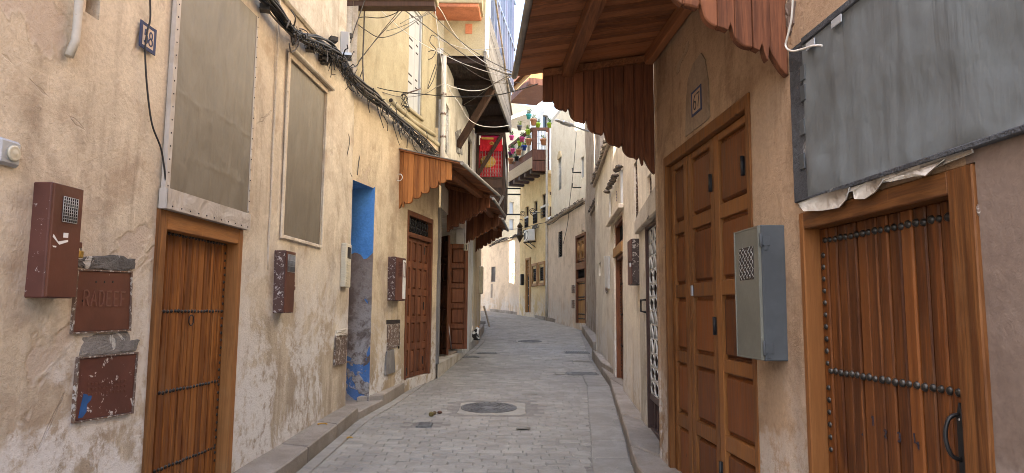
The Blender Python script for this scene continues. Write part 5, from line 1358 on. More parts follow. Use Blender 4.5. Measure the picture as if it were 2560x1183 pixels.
# grey meter box
dp = .125; sa = RA.S(1966, 730); sb = RA.S(1846, 740, dp); z1, z0 = RA.Z(1908, 560, dp), RA.Z(1910, 903, dp)
gb = meter_box('grey meter box with olive door and small padlock between the two right doors', RA, (sa, sb), (z0, z1), dp, P_GREY, P_OLIVE, None, lock=False)
dr = [c for c in gb.children if c.name.startswith('door')][0]
A0, A1, Z0, Z1 = sa + (sb - sa) * .22, sa + (sb - sa) * .80, z0 + (z1 - z0) * .60, z0 + (z1 - z0) * .85
MB().box(RA, A0, A1, dp + .010, dp + .0152, Z0, Z1).build('vent_opening', P_INT, dr)
q = MB()
for k in range(9):
    t = -.8 + k * .22
    for sg in (1, -1):
        pts = []
        for j in range(11):
            u = j / 10; v = u + t if sg == 1 else 1 - u + t - .1
            if 0 <= v <= 1: pts.append(RA.pt(A0 + (A1 - A0) * u, dp + .018, Z0 + (Z1 - Z0) * v))
        if len(pts) > 1: q.tube(pts, .0014, 4)
q.build('vent_mesh', P_WIRE, dr)
frame_box(MB(), RA, sa + .004, sb + .002, z0 + .005, z1 - .005, dp + .012, dp + .018, .008).build('door_rim', P_OLIVE, dr)
for z in (z1 - .09, z0 + .06):
    q = MB(); pf = RA.perp(sa); q.box(pf, dp - .045, dp + .004, .0, .006, z - .022, z + .03); q.tube([pf.pt(dp + .006, .008, z - .03), pf.pt(dp + .006, .008, z + .045)], .008, 8); q.box(pf, dp - .03, dp - .012, .0, .006, z - .045, z - .02); q.build('hinge', P_GREY, gb, bevel=.002)
zl = RA.Z(1838, 740, dp); bm_, sh_ = MB(), MB(); bm_.box(RA, sb - .005, sb + .022, dp - .03, dp + .006, zl, zl + .022); padlock(bm_, sh_, RA, sb + .018, zl - .004, dp - .008, .03, .032); bm_.build('padlock', P_BLACK, gb, bevel=.003); sh_.build('shackle', P_STEEL, gb)
# awning over door 67
W1, W0 = RA.S(1636, 380), RA.S(1966, 120)
awning('large dark red-brown awning over folding door 67', RA, W0, W1, 1.02, 3.98, 3.80, 2.88, 3.535, 11, W_AWN, W_AWNX, W_AWNY, over=.22, nboards=26, end_over=.10)
# white cable beside the awning
cpts = [(1986, -80), (1982, 0), (1978, 50), (1968, 95), (1964, 112), (1970, 124), (1985, 128), (2010, 122), (2032, 115), (2055, 114)]
hang_cable('wall_cable', 'white cable looping from the awning to the tarp corner', [RA.pt(RA.S(x, y, .05), .05, RA.Z(x, y, .05)) for x, y in cpts], .0055, P_CABLEW)
blob_patch(H6, RA, [(1968, 0), (1990, 0), (1985, 60), (1975, 90), (1968, 50)], .012, M_RP, name='bare_plaster', seed=9)
s, z = RA.hit(2446, 525); MB().ball(RA.pt(s, .0, z), .007, .008, .02, 8, 5).build('dark_dent', P_RUSTY, H6)  # raised dark spot standing in for a small dent in the wall

# ================================================================== RIGHT: beige house with the white gate
RBx = lambda y: 1.03 + .057 * y
RB = frR((RBx(6.05), 6.05), (RBx(15.5), 15.5))
H7 = thing('house', (1.8, 10, .4), 'warm beige house with white grille gate, plank door and mossy tile eave', 'house')
EZ = 4.48
gt0, gt1 = .02, RB.S(1620, 800); gzt = RB.Z(1632, 552)
d20, d21 = RB.S(1558, 800), RB.S(1537, 800); d2t = RB.Z(1546, 545); d2m = RB.Z(1546, 637); d2l = RB.Z(1546, 613)
tw1 = (RB.S(1594.5, 470), RB.S(1585, 470), RB.Z(1590, 550), RB.Z(1590, 402)); tw2 = (RB.S(1631, 480), RB.S(1620, 480), RB.Z(1625, 530), RB.Z(1625, 436))
slot = (RB.S(1502, 670), RB.S(1498, 670), RB.Z(1500, 690), RB.Z(1500, 657))
g0 = lambda s: RB.gz(s)
wall(H7, RB, 0, RB.L, -.1, EZ, M_RB, holes=[(gt0, gt1, .3, gzt, .10), (d20, d21, .5, d2t, .15), (*tw1, .10), (*tw2, .10), (*slot, .10)], seed=51, step=.2, amp=.014)
wall(H7, foff(RB, -.4), -.2, RB.L, EZ - .1, 9.0, M_RCU, seed=52, step=.5, name='upper_wall')
MB().add([RB.pt(0, -.4, EZ), RB.pt(RB.L, -.4, EZ), RB.pt(RB.L, 0, EZ), RB.pt(0, 0, EZ)], [(0, 1, 2, 3)]).build('wall_head', M_RB, H7)
MB().add([RB.pt(RB.L, 0, 0), RB.pt(RB.L, -1.2, 0), RB.pt(RB.L, -1.2, EZ), RB.pt(RB.L, 0, EZ)], [(0, 1, 2, 3)]).build('end_wall', M_RB, H7)
MB().add([RB.pt(RB.L, -.4, EZ), RB.pt(RB.L, -3, EZ), RB.pt(RB.L, -3, 9), RB.pt(RB.L, -.4, 9)], [(0, 1, 2, 3)]).build('upper_end_wall', M_RCU, H7)
shell(H7, [(RBx(6) + .4, 6), (RBx(15.5) + .4, 15.5)], 9.0, (5, 0))
def tile_eave(house, fr, s0, s1, z, d0, n, r=.045, sl=.28, label=None):
    m, m2 = MB(), MB()
    for k in range(n):
        s = s0 + (s1 - s0) * (k + .5) / n + rnd.gauss(0, .006); j = rnd.gauss(0, .008); L = .22 + d0 + rnd.uniform(-.02, .03)
        t = m if rnd.random() < .6 else m2; vs = []; fs = []
        for e, dd in ((0, -.2), (1, d0 + rnd.uniform(-.015, .02))):
            for q in range(7):
                a = math.pi * q / 6; vs.append(fr.pt(s + r * math.cos(a), dd, z + j + (-.2 - 0 + dd) * 0 - (dd + .2) * sl + .11 + r * math.sin(a)))
            for q in range(7):
                a = math.pi * q / 6; vs.append(fr.pt(s + r * .74 * math.cos(a), dd, z + j - (dd + .2) * sl + .11 + r * .74 * math.sin(a)))
        for q in range(6): fs += [(q, q + 1, 15 + q, 14 + q), (7 + q, 21 + q, 22 + q, 8 + q), (14 + q, 15 + q, 22 + q, 21 + q)]
        t.add(vs, fs, True)
        if rnd.random() < .5: m.ball(fr.pt(s + rnd.uniform(-.04, .04), d0 * .8, z + .06 + rnd.uniform(-.02, .05)), .025, .03, .02, 6, 4, .6)
    o = stuffed(m.build('tile_eave', P_TILE, house)); stuffed(m2.build('tile_eave_pale', P_TILEP, house))
    MB().box(fr, s0, s1, -.02, d0 * .55, z - .05, z + .03).build('eave_corbel', P_TILEP, house, bevel=.01); return o
tile_eave(H7, RB, RB.S(1560, 500), RB.L, EZ + .02, .10, 52)
# white gate
fm = MB(); fm.box(RB, gt1 - .05, gt1, -.09, .02, .3, gzt); fm.box(RB, gt0, gt1 - .05, -.09, .018, gzt - .05, gzt); fm.box(RB, gt0, gt0 + .05, -.09, .018, .3, gzt - .05); zlk = RB.Z(1632, 985, -.02)
fm.box(RB, gt0 + .05, gt1 - .05, -.07, 0, .38, .45); fm.box(RB, gt0 + .05, gt1 - .05, -.07, 0, zlk - .06, zlk)
for k in range(1, 6): s = gt0 + .05 + (gt1 - gt0 - .1) * k / 6; fm.box(RB, s - .012, s + .012, -.06, -.02, .45, zlk - .06)
gate = fm.build('iron_gate', plain('paint_gate_brown', (.075, .04, .034), .45, .2, .3), H7, bevel=.003)
MB().box(RB, gt0 + .02, gt1 - .02, -.098, -.085, .35, gzt - .03).build('gate_backing', P_INT, gate)
q = MB(); sA, sB = gt0 + .05, gt1 - .055; zA, zB = zlk, gzt - .06
q = grille(q, RB, sA, sB, zA, zB, -.02, 4, 12, .010)
for j in range(12):
    for i in range(4):
        s = sA + (sB - sA) * (i + .5) / 4; z = zA + (zB - zA) * (j + .5) / 12; ra, rb = (sB - sA) / 9, (zB - zA) / 27
        if (j // 3) % 2 == 0: q.tube([RB.pt(s + ra * math.cos(a), -.015, z + rb * math.sin(a)) for a in [2 * math.pi * k / 10 for k in range(11)]], .008, 5)
        else: q.tube([RB.pt(s - ra, -.015, z - rb), RB.pt(s, -.012, z + rb), RB.pt(s + ra, -.015, z - rb)], .008, 5); q.tube([RB.pt(s, -.015, z - rb), RB.pt(s, -.015, z + rb)], .007, 5)
q.build('white_grille', P_WHITE, gate)
zc = RB.Z(1615, 766, .05); MB().tube([RB.pt(gt1 - .02, .02, zc + .07), RB.pt(gt1 + .09, .06, zc + .07), RB.pt(gt1 + .1, .06, zc - .05), RB.pt(gt1 - .02, .03, zc - .06)], .011, 6).build('latch_bar', P_BLACK, gate)
ps = RB.S(1606, 800)
MB().box(RB, gt1 + .002, ps, -.04, .028, .3, gzt - .02).build('gate_post', M_LAN, H7, bevel=.012)
zh = RB.Z(1618, 530)
q = MB(); q.prism(RB, [(gt0, gzt), (gt1 + .02, gzt - .02), (ps + .02, gzt - .04), (ps + .02, gzt + .10), (gt1 + .1, zh + .02), (gt0, zh + .10)], -.03, .075); q.build('gate_hood', M_LAN, H7, bevel=.012)
for x_, y0_, y1_ in ((1620.3, 539, 543), (1617.8, 544, 548)):
    s = RB.S(x_, y0_, .08); ribbon(q := MB(), RB, [(s, RB.Z(x_, y1_, .08)), (s + .006, RB.Z(x_, y0_, .08))], .014, .0765); q.build('faded_smudge', P_NUMD, H7)
# dark meter box, pale sheet box
dp = .105; sa = RB.S(1604, 650); z1, z0 = RB.Z(1592, 586, dp), RB.Z(1592, 708, dp)
db = meter_box('dark flaking meter box with hanging padlock beside the white gate', RB, (sa, sa + .34), (z0, z1), dp, chipped('paint_dark_flaking', (.06, .042, .038), (.42, .38, .35), .62, .7, 24), P_BROWNC, None, lock=False)
bm_, sh_ = MB(), MB(); zq = RB.Z(1582, 655, dp); pf = RB.perp(sa); bm_.box(pf, dp + .014, dp + .032, -.01, .012, zq - .05, zq - .012); sh_.tube([pf.pt(dp + .01, 0, zq - .01), pf.pt(dp + .012, 0, zq + .012), pf.pt(dp + .036, 0, zq + .014), pf.pt(dp + .034, 0, zq - .012)], .005, 6); bm_.build('padlock', P_STEEL, db); sh_.build('shackle', P_BLACK, db)
P4 = [RB.hit(x, y) for x, y in ((1526, 640), (1514, 641), (1516, 720), (1525, 722))]
r = thing('sheet_cover', RB.pt(P4[0][0], 0, P4[2][1]), 'pale grey metal sheet patched on the right wall past the plank door', 'sheet')
MB().prism(RB, P4, 0, .03).build('sheet', P_WHITE, r, bevel=.004)
MB().ball(RB.pt((P4[0][0] + P4[1][0]) / 2, .03, P4[2][1] - .05), .02, .02, .06, 8, 5, .4).build('bracket', P_RUSTY, r)
MB().box(RB, slot[0], slot[1], -.09, -.08, slot[2], slot[3]).build('slot_back', P_INT, H7)
# niche with tile hood and ledge
nA, nB = RB.S(1558, 490), RB.S(1526, 490); nz0, nz1 = RB.Z(1543, 532), RB.Z(1543, 452)
ni = MB().box(RB, nA, nA + .10, 0, .03, nz0, nz1).box(RB, nB - .09, nB, 0, .03, nz0, nz1).build('blind_niche', P_WHITE, H7, bevel=.006)
MB().box(RB, nA - .06, nB + .12, 0, .08, nz0 - .07, nz0).build('ledge', M_RB, ni, bevel=.012)
tm = MB()
for k in range(12): s = nA - .05 + (nB - nA + .1) * k / 11; tm.ball(RB.pt(s, .06, nz1 + .03 + rnd.gauss(0, .015)), .06, .07, .03, 7, 4, .4)
stuffed(tm.build('tile_hood', P_TILE, ni))
sm_, sn = RB.S(1543, 493), 0; MB().box(RB, sm_ - .07, sm_ + .07, .0, .012, RB.Z(1543, 505), RB.Z(1543, 480)).build('inscribed_tile', P_NUMBG, ni)
q = MB()
for k in range(4): z = RB.Z(1543, 503) + k * .045; q.box(RB, sm_ - .045, sm_ + .045 - .02 * (k % 2), .012, .0145, z, z + .018)
q.build('tile_mark', P_NUM, ni)
# plank door with transom
fm = frame_box(MB(), RB, d20 + .002, d21 - .002, .55, d2t - .002, -.14, -.02, .07, False); fm.box(RB, d20 + .07, d21 - .07, -.14, -.03, d2m - .05, d2l + .06)
pd2 = fm.build('plank_door', W_RED, H7, bevel=.004)
MB().box(RB, d20 + .004, d21 - .004, -.02, .022, d2m, d2l).build('pale_lintel', W_CARVE, pd2, bevel=.004)
MB().box(RB, d20 + .07, d21 - .07, -.13, -.12, d2l + .06, d2t - .07).build('transom_pane', P_GLASS, pd2)
q = MB()
for k in range(1, 8): s = d20 + .07 + (d21 - d20 - .14) * k / 8; q.tube([RB.pt(s, -.08, d2l + .06), RB.pt(s, -.08, d2t - .07)], .009, 5)
q.build('transom_bars', P_BLACK, pd2)
for k in range(9):
    a, b = d20 + .07 + (d21 - d20 - .14) * k / 9, d20 + .07 + (d21 - d20 - .14) * (k + 1) / 9
    MB().box(RB, a + .002, b - .002, -.12, -.09 + rnd.gauss(0, .001), .55, d2m - .05).build('plank', W_DOORR, pd2, bevel=.003)
for z in (RB.Z(1550, 712, -.09), RB.Z(1550, 786, -.09), RB.Z(1550, 862, -.09)): stud_row(MB(), RB, d20 + .1, d21 - .1, z, z, 18, -.09, .016, .014).build('stud_row', P_STUD, pd2)['kind'] = 'stuff'
stud_row(MB(), RB, d21 - .09, d21 - .09, .7, d2m - .1, 34, -.09, .014, .012).build('stud_column', P_STUD, pd2)['kind'] = 'stuff'
for t in (tw1, tw2): window(H7, RB, *t, .10, W_GREY, gr=(3, 8, .009), bars=P_RUSTY, name='barred_window')

# ================================================================== RIGHT: rough pier, far houses round the bend
RPf = frR((2.22, 17.0), (2.46, 22.6))
H8 = thing('house', (2.6, 19.5, .8), 'narrow rough grey house end between the beige house and the carved door', 'house')
wall(H8, RPf, 0, RPf.L, .2, 9.6, M_PIER, seed=61, step=.3, amp=.03)
fe = Fr((2.22, 17.0), (4.2, 17.0), n=(0, -1, 0)); wall(H8, fe, 0, fe.L, .2, 9.6, M_PIER, seed=62, step=.5, amp=.02, name='end_wall')
shell(H8, [(2.22, 17), (2.46, 22.6)], 9.6, (5, 0))
tile_eave(H8, RPf, .2, 3.0, RPf.Z(1485, 522), .10, 22)
# street lamp on the pier
A = at(1466, 327, 20.5); B = at(1424, 312, 20.0); C = at(1389, 300, 19.6)
r = thing('street_lamp', A, 'grey street lamp on a curved arm fixed high on the rough pier', 'street lamp')
MB().tube(smooth_path([A + Vector((.12, .05, 0)), A, B], 5), .028, 8).build('arm', P_LAMP, r)
d = (C - B).normalized(); q = MB(); m_ = B + d * .12
for t, rx, rz in ((-.1, .05, .04), (.1, .10, .05), (.32, .11, .05), (.52, .07, .035)): pass
q.beam(B - d * .1, B + d * .35, .20, .085); q.build('head', P_LAMP, r, bevel=.03)
MB().beam(B + d * .33, C, .13, .05).build('nose', P_LAMP, r, bevel=.02)

RC = frR((2.46, 22.6), (1.53, 28.9)); RD = frR((1.53, 28.9), (.38, 33.0)); RE = frR((.38, 33.0), (-.15, 35.0)); RE2 = frR((-.15, 35.0), (-1.6, 37.7)); RE3 = frR((-1.6, 37.7), (-8, 42.5))
H9 = thing('house', (2.3, 26, 1.1), 'rosy house with tall carved wooden door and cream upper storey at the bend', 'house')
CZ = 5.3
od0, od1 = RC.S(1466, 700), RC.S(1440.5, 700); odt = RC.Z(1453, 585); odb = RC.Z(1453, 808)
wC = (RC.S(1405.5, 610), RC.S(1395.5, 610), RC.Z(1400, 643), RC.Z(1400, 579))
wall(H9, RC, 0, RC.L, .5, CZ, M_RC, holes=[(od0, od1, odb, odt, .12), (*wC, .12)], seed=71, step=.35)
aw = (RC.S(1403.5, 440, -.15), RC.S(1396.5, 440, -.15), RC.Z(1400, 475, -.15), RC.Z(1400, 396, -.15))
bw = (RC.S(1460, 430, -.15), RC.S(1452, 430, -.15), RC.Z(1456, 445, -.15), RC.Z(1456, 392, -.15))
wall(H9, foff(RC, -.15), -.3, RC.L + .05, CZ - .05, 9.7, M_RCU, holes=[(*aw, .15), (*bw, .12)], seed=72, step=.4, name='upper_wall')
MB().add([RC.pt(-.2, -.16, CZ), RC.pt(RC.L, -.16, CZ), RC.pt(RC.L, 0, CZ), RC.pt(-.2, 0, CZ)], [(0, 1, 2, 3)]).build('wall_head', M_RC, H9)
fX = Fr((1.53, 28.9), (4.5, 29.6), n=(-.2, 1, 0)); wall(H9, fX, .14, fX.L, 7.0, 9.7, M_RCU, seed=73, step=.6, name='side_wall')
shell(H9, [(2.6, 22.6), (1.68, 28.9)], 9.7, (5, 1))
tile_eave(H9, RC, .0, RC.L, CZ + .02, .12, 42)
window(H9, RC, *wC, .12, W_DARK, gr=(4, 10, .014)); 
f15 = foff(RC, -.15); window(H9, f15, *aw, .13, P_SHUT, gr=(3, 8, .012), bars=P_WHITE); 
q = MB(); cs = (aw[0] + aw[1]) / 2; q.prism(f15, [(cs + (aw[1] - aw[0]) * .62 * math.cos(R_(a)), aw[3] + .30 * math.sin(R_(a))) for a in range(0, 181, 15)], -.01, .05); q.build('arch_head', M_LD, H9)
window(H9, f15, *bw, .10, P_SHUT, mpane=P_SHUT)
for py in (432, 470): s, z = f15.hit(1452, py); MB().tube([f15.pt(s - .05, 0, z), f15.pt(s, .3, z), f15.pt(s + .02, .3, z + .16)], .02, 6).build('hook', P_BLACK, H9)
# carved door
cd_ = frame_box(MB(), RC, od0, od1, odb, odt, -.11, .03, .13, False, .10)
zA = odb + (odt - odb) * .46; zB = odb + (odt - odb) * .60; zC = odb + (odt - odb) * .68
cd_.box(RC, od0 + .13, od1 - .13, -.11, .02, zA, zA + .12); cd_.box(RC, od0 + .13, od1 - .13, -.11, .03, zB, zC)
cdo = cd_.build('carved_door', W_RED, H9, bevel=.006)
q = MB(); q.box(RC, od0 + .13, od1 - .13, -.09, -.07, zA + .12, zB); q.build('transom_pane', P_GLASS, cdo)
q = MB()
for k in range(10): s = od0 + .16 + (od1 - od0 - .32) * k / 9; q.tube([RC.pt(s, -.05, zA + .14), RC.pt(s, -.05, zB - .02)], .014, 5)
q.build('transom_bars', P_BLACK, cdo)
for k in range(2):
    a = od0 + .15 + (od1 - od0 - .30) * k / 2; b = a + (od1 - od0 - .30) / 2
    MB().box(RC, a + .003, b - .003, -.09, -.04, odb, zA).build('leaf', W_CARVE, cdo)
    fp = MB().box(RC, a + .02, b - .02, -.09, -.02, zC + .05, odt - .14).build('carved_panel', W_RED, cdo)
    frame_box(MB(), RC, a + .10, b - .10, zC + .12, odt - .22, -.02, .012, .05).build('carved_border', W_CARVE, fp)
    MB().ball(RC.pt((a + b) / 2, -.01, (zC + odt) / 2 - .05), .09, .05, .16, 8, 5).build('rosette', W_CARVE, fp)
for z in (.05, .10, .26, .29, .44): zz = odb + (odt - odb) * z; stud_row(MB(), RC, od0 + .2, od1 - .2, zz, zz, 16, -.04, .026, .02).build('stud_row', P_STUD, cdo)['kind'] = 'stuff'
for z0, z1 in ((.55, .70),): pass
for k, (y0, y1) in enumerate(((713, 733), (750, 771))):
    a, b = RC.S(1437, 740), RC.S(1432, 740); MB().box(RC, a, b, 0, .05, RC.Z(1434, y1), RC.Z(1434, y0)).build('meter_cover', P_RUSTY, H9, bevel=.01)
MB().box(RC, RC.S(1460, 572) , RC.S(1455, 572), 0, .03, RC.Z(1457, 577), RC.Z(1457, 560)).build('number_tile', P_NUMBG, H9)
tag(MB().tube([RC.pt(RC.L - .05, .06, z) for z in (1.2, 3, 5, 7, 9.3)], .05, 8).build('down_pipe', P_PIPE, None), 'long grey drain pipe between the rosy and the yellow far houses', 'pipe')
hang_cable('hanging_cable', 'thin wire swagging down the cream upper wall by the lamp', [RC.pt(RC.S(x, y, .1), .1, RC.Z(x, y, .1)) for x, y in ((1441, 330), (1434, 420), (1425, 500), (1419, 560), (1408, 610))], .010, P_CABLEG)

# yellow house with plant balcony
H10 = thing('house', (1.2, 31, 1.3), 'sand yellow house with plant balcony, air conditioner and lattice windows', 'house')
TZ = 7.5
ws = [(RD.S(1370, 515), RD.S(1354, 515), RD.Z(1362, 543), RD.Z(1362, 484)), (RD.S(1343.5, 530), RD.S(1334.5, 530), RD.Z(1339, 558), RD.Z(1339, 503)), (RD.S(1321.5, 540), RD.S(1313.5, 540), RD.Z(1317, 568), RD.Z(1317, 517))]
lw_ = [(RD.S(1361, 683), RD.S(1349, 683), RD.Z(1355, 702), RD.Z(1355, 668)), (RD.S(1342, 686), RD.S(1332, 686), RD.Z(1337, 704), RD.Z(1337, 672))]
fdoor = (RD.S(1326.5, 720), RD.S(1315, 720), RD.Z(1321, 781), RD.Z(1321, 645))
wall(H10, RD, 0, RD.L, .8, TZ, M_RD, holes=[(*w, .15) for w in ws + lw_] + [(*fdoor, .15)], seed=81, step=.4)
for w in ws:
    window(H10, RD, *w, .13, W_DARK); zz = w[2] + (w[3] - w[2]) * .42
    grille(MB(), RD, w[0], w[1], w[2], zz, .03, 6, 3, .014).build('balconet', P_BLACK, H10)
    MB().box(RD, w[0] - .03, w[1] + .03, -.02, .05, zz, zz + .09).build('balconet_rail', P_WHITE, H10)
for w in lw_:
    o = window(H10, RD, *w, .12, W_DARK, gr=(5, 7, .012))
    q = frame_box(MB(), RD, w[0] - .14, w[1] + .14, w[2] - .22, w[3] + .24, .0, .05, .13); q.build('carved_surround', W_CARVE, H10, bevel=.012)
q = frame_box(MB(), RD, fdoor[0], fdoor[1], fdoor[2], fdoor[3], -.12, .05, .10, False); fdo = q.build('narrow_door', W_CARVE, H10, bevel=.01)
zq = fdoor[2] + (fdoor[3] - fdoor[2]) * .66
MB().box(RD, fdoor[0] + .10, fdoor[1] - .10, -.10, -.06, fdoor[2], zq).build('leaf', P_BLACK, fdo, bevel=.006)
MB().box(RD, fdoor[0] + .10, fdoor[1] - .10, -.10, -.03, zq, fdoor[3] - .10).build('carved_head', W_CARVE, fdo)
q = MB()
for i in range(4):
    for j in range(5): q.ball(RD.pt(fdoor[0] + .18 + i * (fdoor[1] - fdoor[0] - .36) / 3, -.03, zq + .12 + j * .16), .05, .03, .05, 6, 4)
q.build('carving', W_CARVE, fdo)
for z in (.12, .3, .45, .58): MB().box(RD, fdoor[0] + .2, fdoor[1] - .2, -.062, -.05, fdoor[2] + (zq - fdoor[2]) * z * 1.5, fdoor[2] + (zq - fdoor[2]) * z * 1.5 + .04).build('iron_strap', P_STEEL, fdo)
MB().box(RD, RD.S(1310, 700), RD.S(1306.5, 700), 0, .14, RD.Z(1308, 713), RD.Z(1308, 686)).build('letter_cabinet', P_BLACK, H10, bevel=.01)
sl = MB(); sl.extr([Vector((1.53, 28.9, TZ)), Vector((.38, 33.0, TZ)), Vector((4.4, 34.5, TZ)), Vector((5.2, 30.0, TZ))], (0, 0, .15)); sl.build('terrace', M_RD, H10)
# air conditioner
s0, s1 = RD.S(1341, 585), RD.S(1320, 585, .28); z0, z1 = RD.Z(1330, 600, .28), RD.Z(1330, 570, .28)
r = thing('air_conditioner', RD.pt(s0, .1, z0), 'white air conditioner unit on brackets under the yellow house windows', 'air conditioner')
MB().box(RD, s0, s0 + .8, .06, .36, z0, z0 + .52).build('case', P_ACW, r, bevel=.03)
q = MB().tube([RD.pt(s0 + .3 + .2 * math.cos(a), .365, z0 + .26 + .2 * math.sin(a)) for a in [2 * math.pi * k / 18 for k in range(19)]], .012, 5); q.build('fan_guard', P_BLACK, r)
MB().box(RD, s0 + .62, s0 + .74, .36, .366, z0 + .1, z0 + .4).build('side_vent', P_INT, r)
for s in (s0 + .1, s0 + .7): MB().beam(RD.pt(s, 0, z0 - .03), RD.pt(s, .4, z0 - .03), .03, .04).build('bracket', P_BLACK, r); MB().beam(RD.pt(s, 0, z0 - .3), RD.pt(s, .36, z0 - .05), .025, .03).build('bracket_strut', P_BLACK, r)
q = MB()
for k in range(10): q.tube(smooth_path([RD.pt(s0 + rnd.uniform(-.6, .4), .1, z0 + .5 + rnd.uniform(0, .2)) for _ in range(5)], 4), .012, 5)
tag(q.build('cable_tangle', P_CABLEG, None), 'tangle of grey cables above the air conditioner', 'cable')
# lantern on scroll bracket
L_ = at(1299.5, 585, 32.2)
r = thing('wall_lantern', L_, 'moroccan metal lantern hanging from a scroll bracket at the bend', 'lantern')
MB().lathe((L_.x, L_.y, L_.z - .42), [(.01, 0), (.16, .28), (.20, .30), (.20, .34), (.13, .40), (.11, .75), (.15, .78), (.05, .92), (.01, 1.0)], 8).build('body', plain('lantern_bronze', (.10, .07, .045), .5, .5, .4), r)
W_ = RD.pt(RD.S(1306, 560), 0, at(1300, 548, 32.2).z); q = MB(); q.tube([Vector((L_.x, L_.y, L_.z + .55)), Vector((L_.x, L_.y, W_.z)), W_], .02, 6)
q.tube([Vector((L_.x + .12 + .14 * math.cos(a) * (1 - a / 16), L_.y, W_.z + .25 + .14 * math.sin(a) * (1 - a / 16))) for a in [k * .5 for k in range(24)]], .014, 5); q.build('scroll_bracket', P_BLACK, r)
A = RD.pt(RD.S(1352, 532), .02, RD.Z(1352, 532)); q = MB(); q.tube([A + RD.n * (.35 + .18 * math.cos(a) * (1 - a / 18)) + Vector((0, 0, .18 * math.sin(a) * (1 - a / 18))) for a in [k * .5 for k in range(26)]], .016, 5); q.tube([A, A + RD.n * .5], .014, 5)
tag(q.build('scroll_bracket', P_BLACK, None), 'empty black scroll bracket beside the yellow house windows', 'bracket')
# plant balcony
bA = at(1381, 430, 29.0); bO = at(1331, 430, 29.0)
BN = Fr((bO.x, 29.0), (1.60, 29.0), n=(0, -1, 0)); far = at(1272, 450, 32.3); BSd = Fr((bO.x, 29.0), (far.x, 32.3), n=(-1, -.25, 0))
BSd.n = Vector((-BSd.u.y, BSd.u.x, 0))
zb0 = at(1355, 428, 29).z; zb1 = at(1355, 374, 29).z; zrl = at(1355, 319, 29).z
b_ = MB(); b_.box(BN, 0, BN.L, -.12, 0, zb0, (zb0 + zb1) / 2 - .02); b_.box(BN, -.01, BN.L, -.12, .02, (zb0 + zb1) / 2, zb1); b_.box(BSd, 0, BSd.L, -.1, .0, zb0 + .35, zb1)
pb = b_.build('plant_balcony', W_FAR, H10, bevel=.015)
MB().box(BSd, 0, BSd.L, .0, .04, zb0 + .12, zb0 + .62).build('side_beam', W_BEIGE, pb, bevel=.01)
q = MB(); q.box(BN, 0, BN.L, -.10, .02, zrl - .12, zrl); q.box(BN, 0, .2, -.1, .02, zb1, zrl - .12); q.box(BN, BN.L - .16, BN.L, -.1, .02, zb1, zrl - .12); q.build('front_rail', W_FAR, pb, bevel=.01)
MB().box(BSd, 0, BSd.L, -.06, .04, zrl - .12, zrl).build('side_rail', W_FAR, pb)
grille(MB(), BSd, .1, BSd.L, zb1, zrl - .08, -.02, 20, 2, .018).build('side_grille', P_BLACK, pb)
grille(MB(), BN, .2, BN.L - .16, zb1, zrl - .12, -.04, 6, 3, .010).build('front_grille', P_LAMP, pb)
for k in range(5):
    s = .25 + k * .8; A = BSd.pt(s, .0, zb0 + .1); B = RD.pt(max(.05, RD.L * (k + .2) / 5), 0, zb0 + .1); MB().beam(A, Vector((max(B.x, A.x + .8), A.y + .15, zb0 + .1)), .3, .32).build('joist', W_DARK, pb)
for s, x in ((.9, 1336), (2.6, 1310)):
    p = BSd.pt(s - .75, -.05, 0); MB().beam((p.x, p.y, zb1), (p.x, p.y, zb1 + 5.2), .10, .11).build('post', W_FAR, pb)
MB().box(BSd, .5, BSd.L, -1.4, .0, zb1 + 3.1, zb1 + 3.4).build('roof_beam', W_FAR, pb); MB().box(BSd, .5, BSd.L, -1.2, -.1, zb1 + 3.4, zb1 + 3.8).build('roof_plate', W_CARVE, pb); MB().box(BSd, .5, BSd.L, -1.3, .1, zb1 + 3.8, zb1 + 4.2).build('roof_eave', W_FAR, pb); MB().box(BSd, .6, BSd.L, -1.3, .1, zb1 + 4.3, zb1 + 4.8).build('roof_band', W_CARVE, pb)
POTC = {'turquoise': (.05, .36, .34), 'terracotta': (.50, .22, .11), 'lime green': (.36, .52, .03), 'grey': (.12, .11, .11), 'pink': (.70, .07, .26), 'blue': (.02, .06, .30), 'purple': (.15, .03, .16), 'black': (.02, .02, .02)}
pots = [(1323, 293, 'turquoise', 'hanging high between the balcony posts'), (1335, 307, 'terracotta', 'at the corner post of the plant balcony'), (1345, 312, 'lime green', 'on the front rail by the corner'), (1374, 312, 'lime green', 'on the front rail by the wall'), (1300, 321, 'grey', 'hanging left of the balcony post'), (1280, 346, 'pink', 'hanging leftmost from the balcony wires'), (1306, 350, 'pink', 'on the side rail right of the post'), (1321, 332, 'lime green', 'on the side rail near the corner'), (1300, 360, 'lime green', 'below the pink one on the side rail'), (1323, 356, 'terracotta', 'large, hung on the side grille near the corner'), (1312, 371, 'blue', 'hung low on the side grille'), (1283, 379, 'pink', 'low at the far end of the side rail'), (1298, 382, 'terracotta', 'round, in the middle of the side grille'), (1277, 387, 'purple', 'far end under the pink one'), (1292, 398, 'black', 'lowest on the side grille'), (1278, 404, 'terracotta', 'big, at the far low end of the balcony'), (1359, 357, 'terracotta', 'hung on the front grille')]
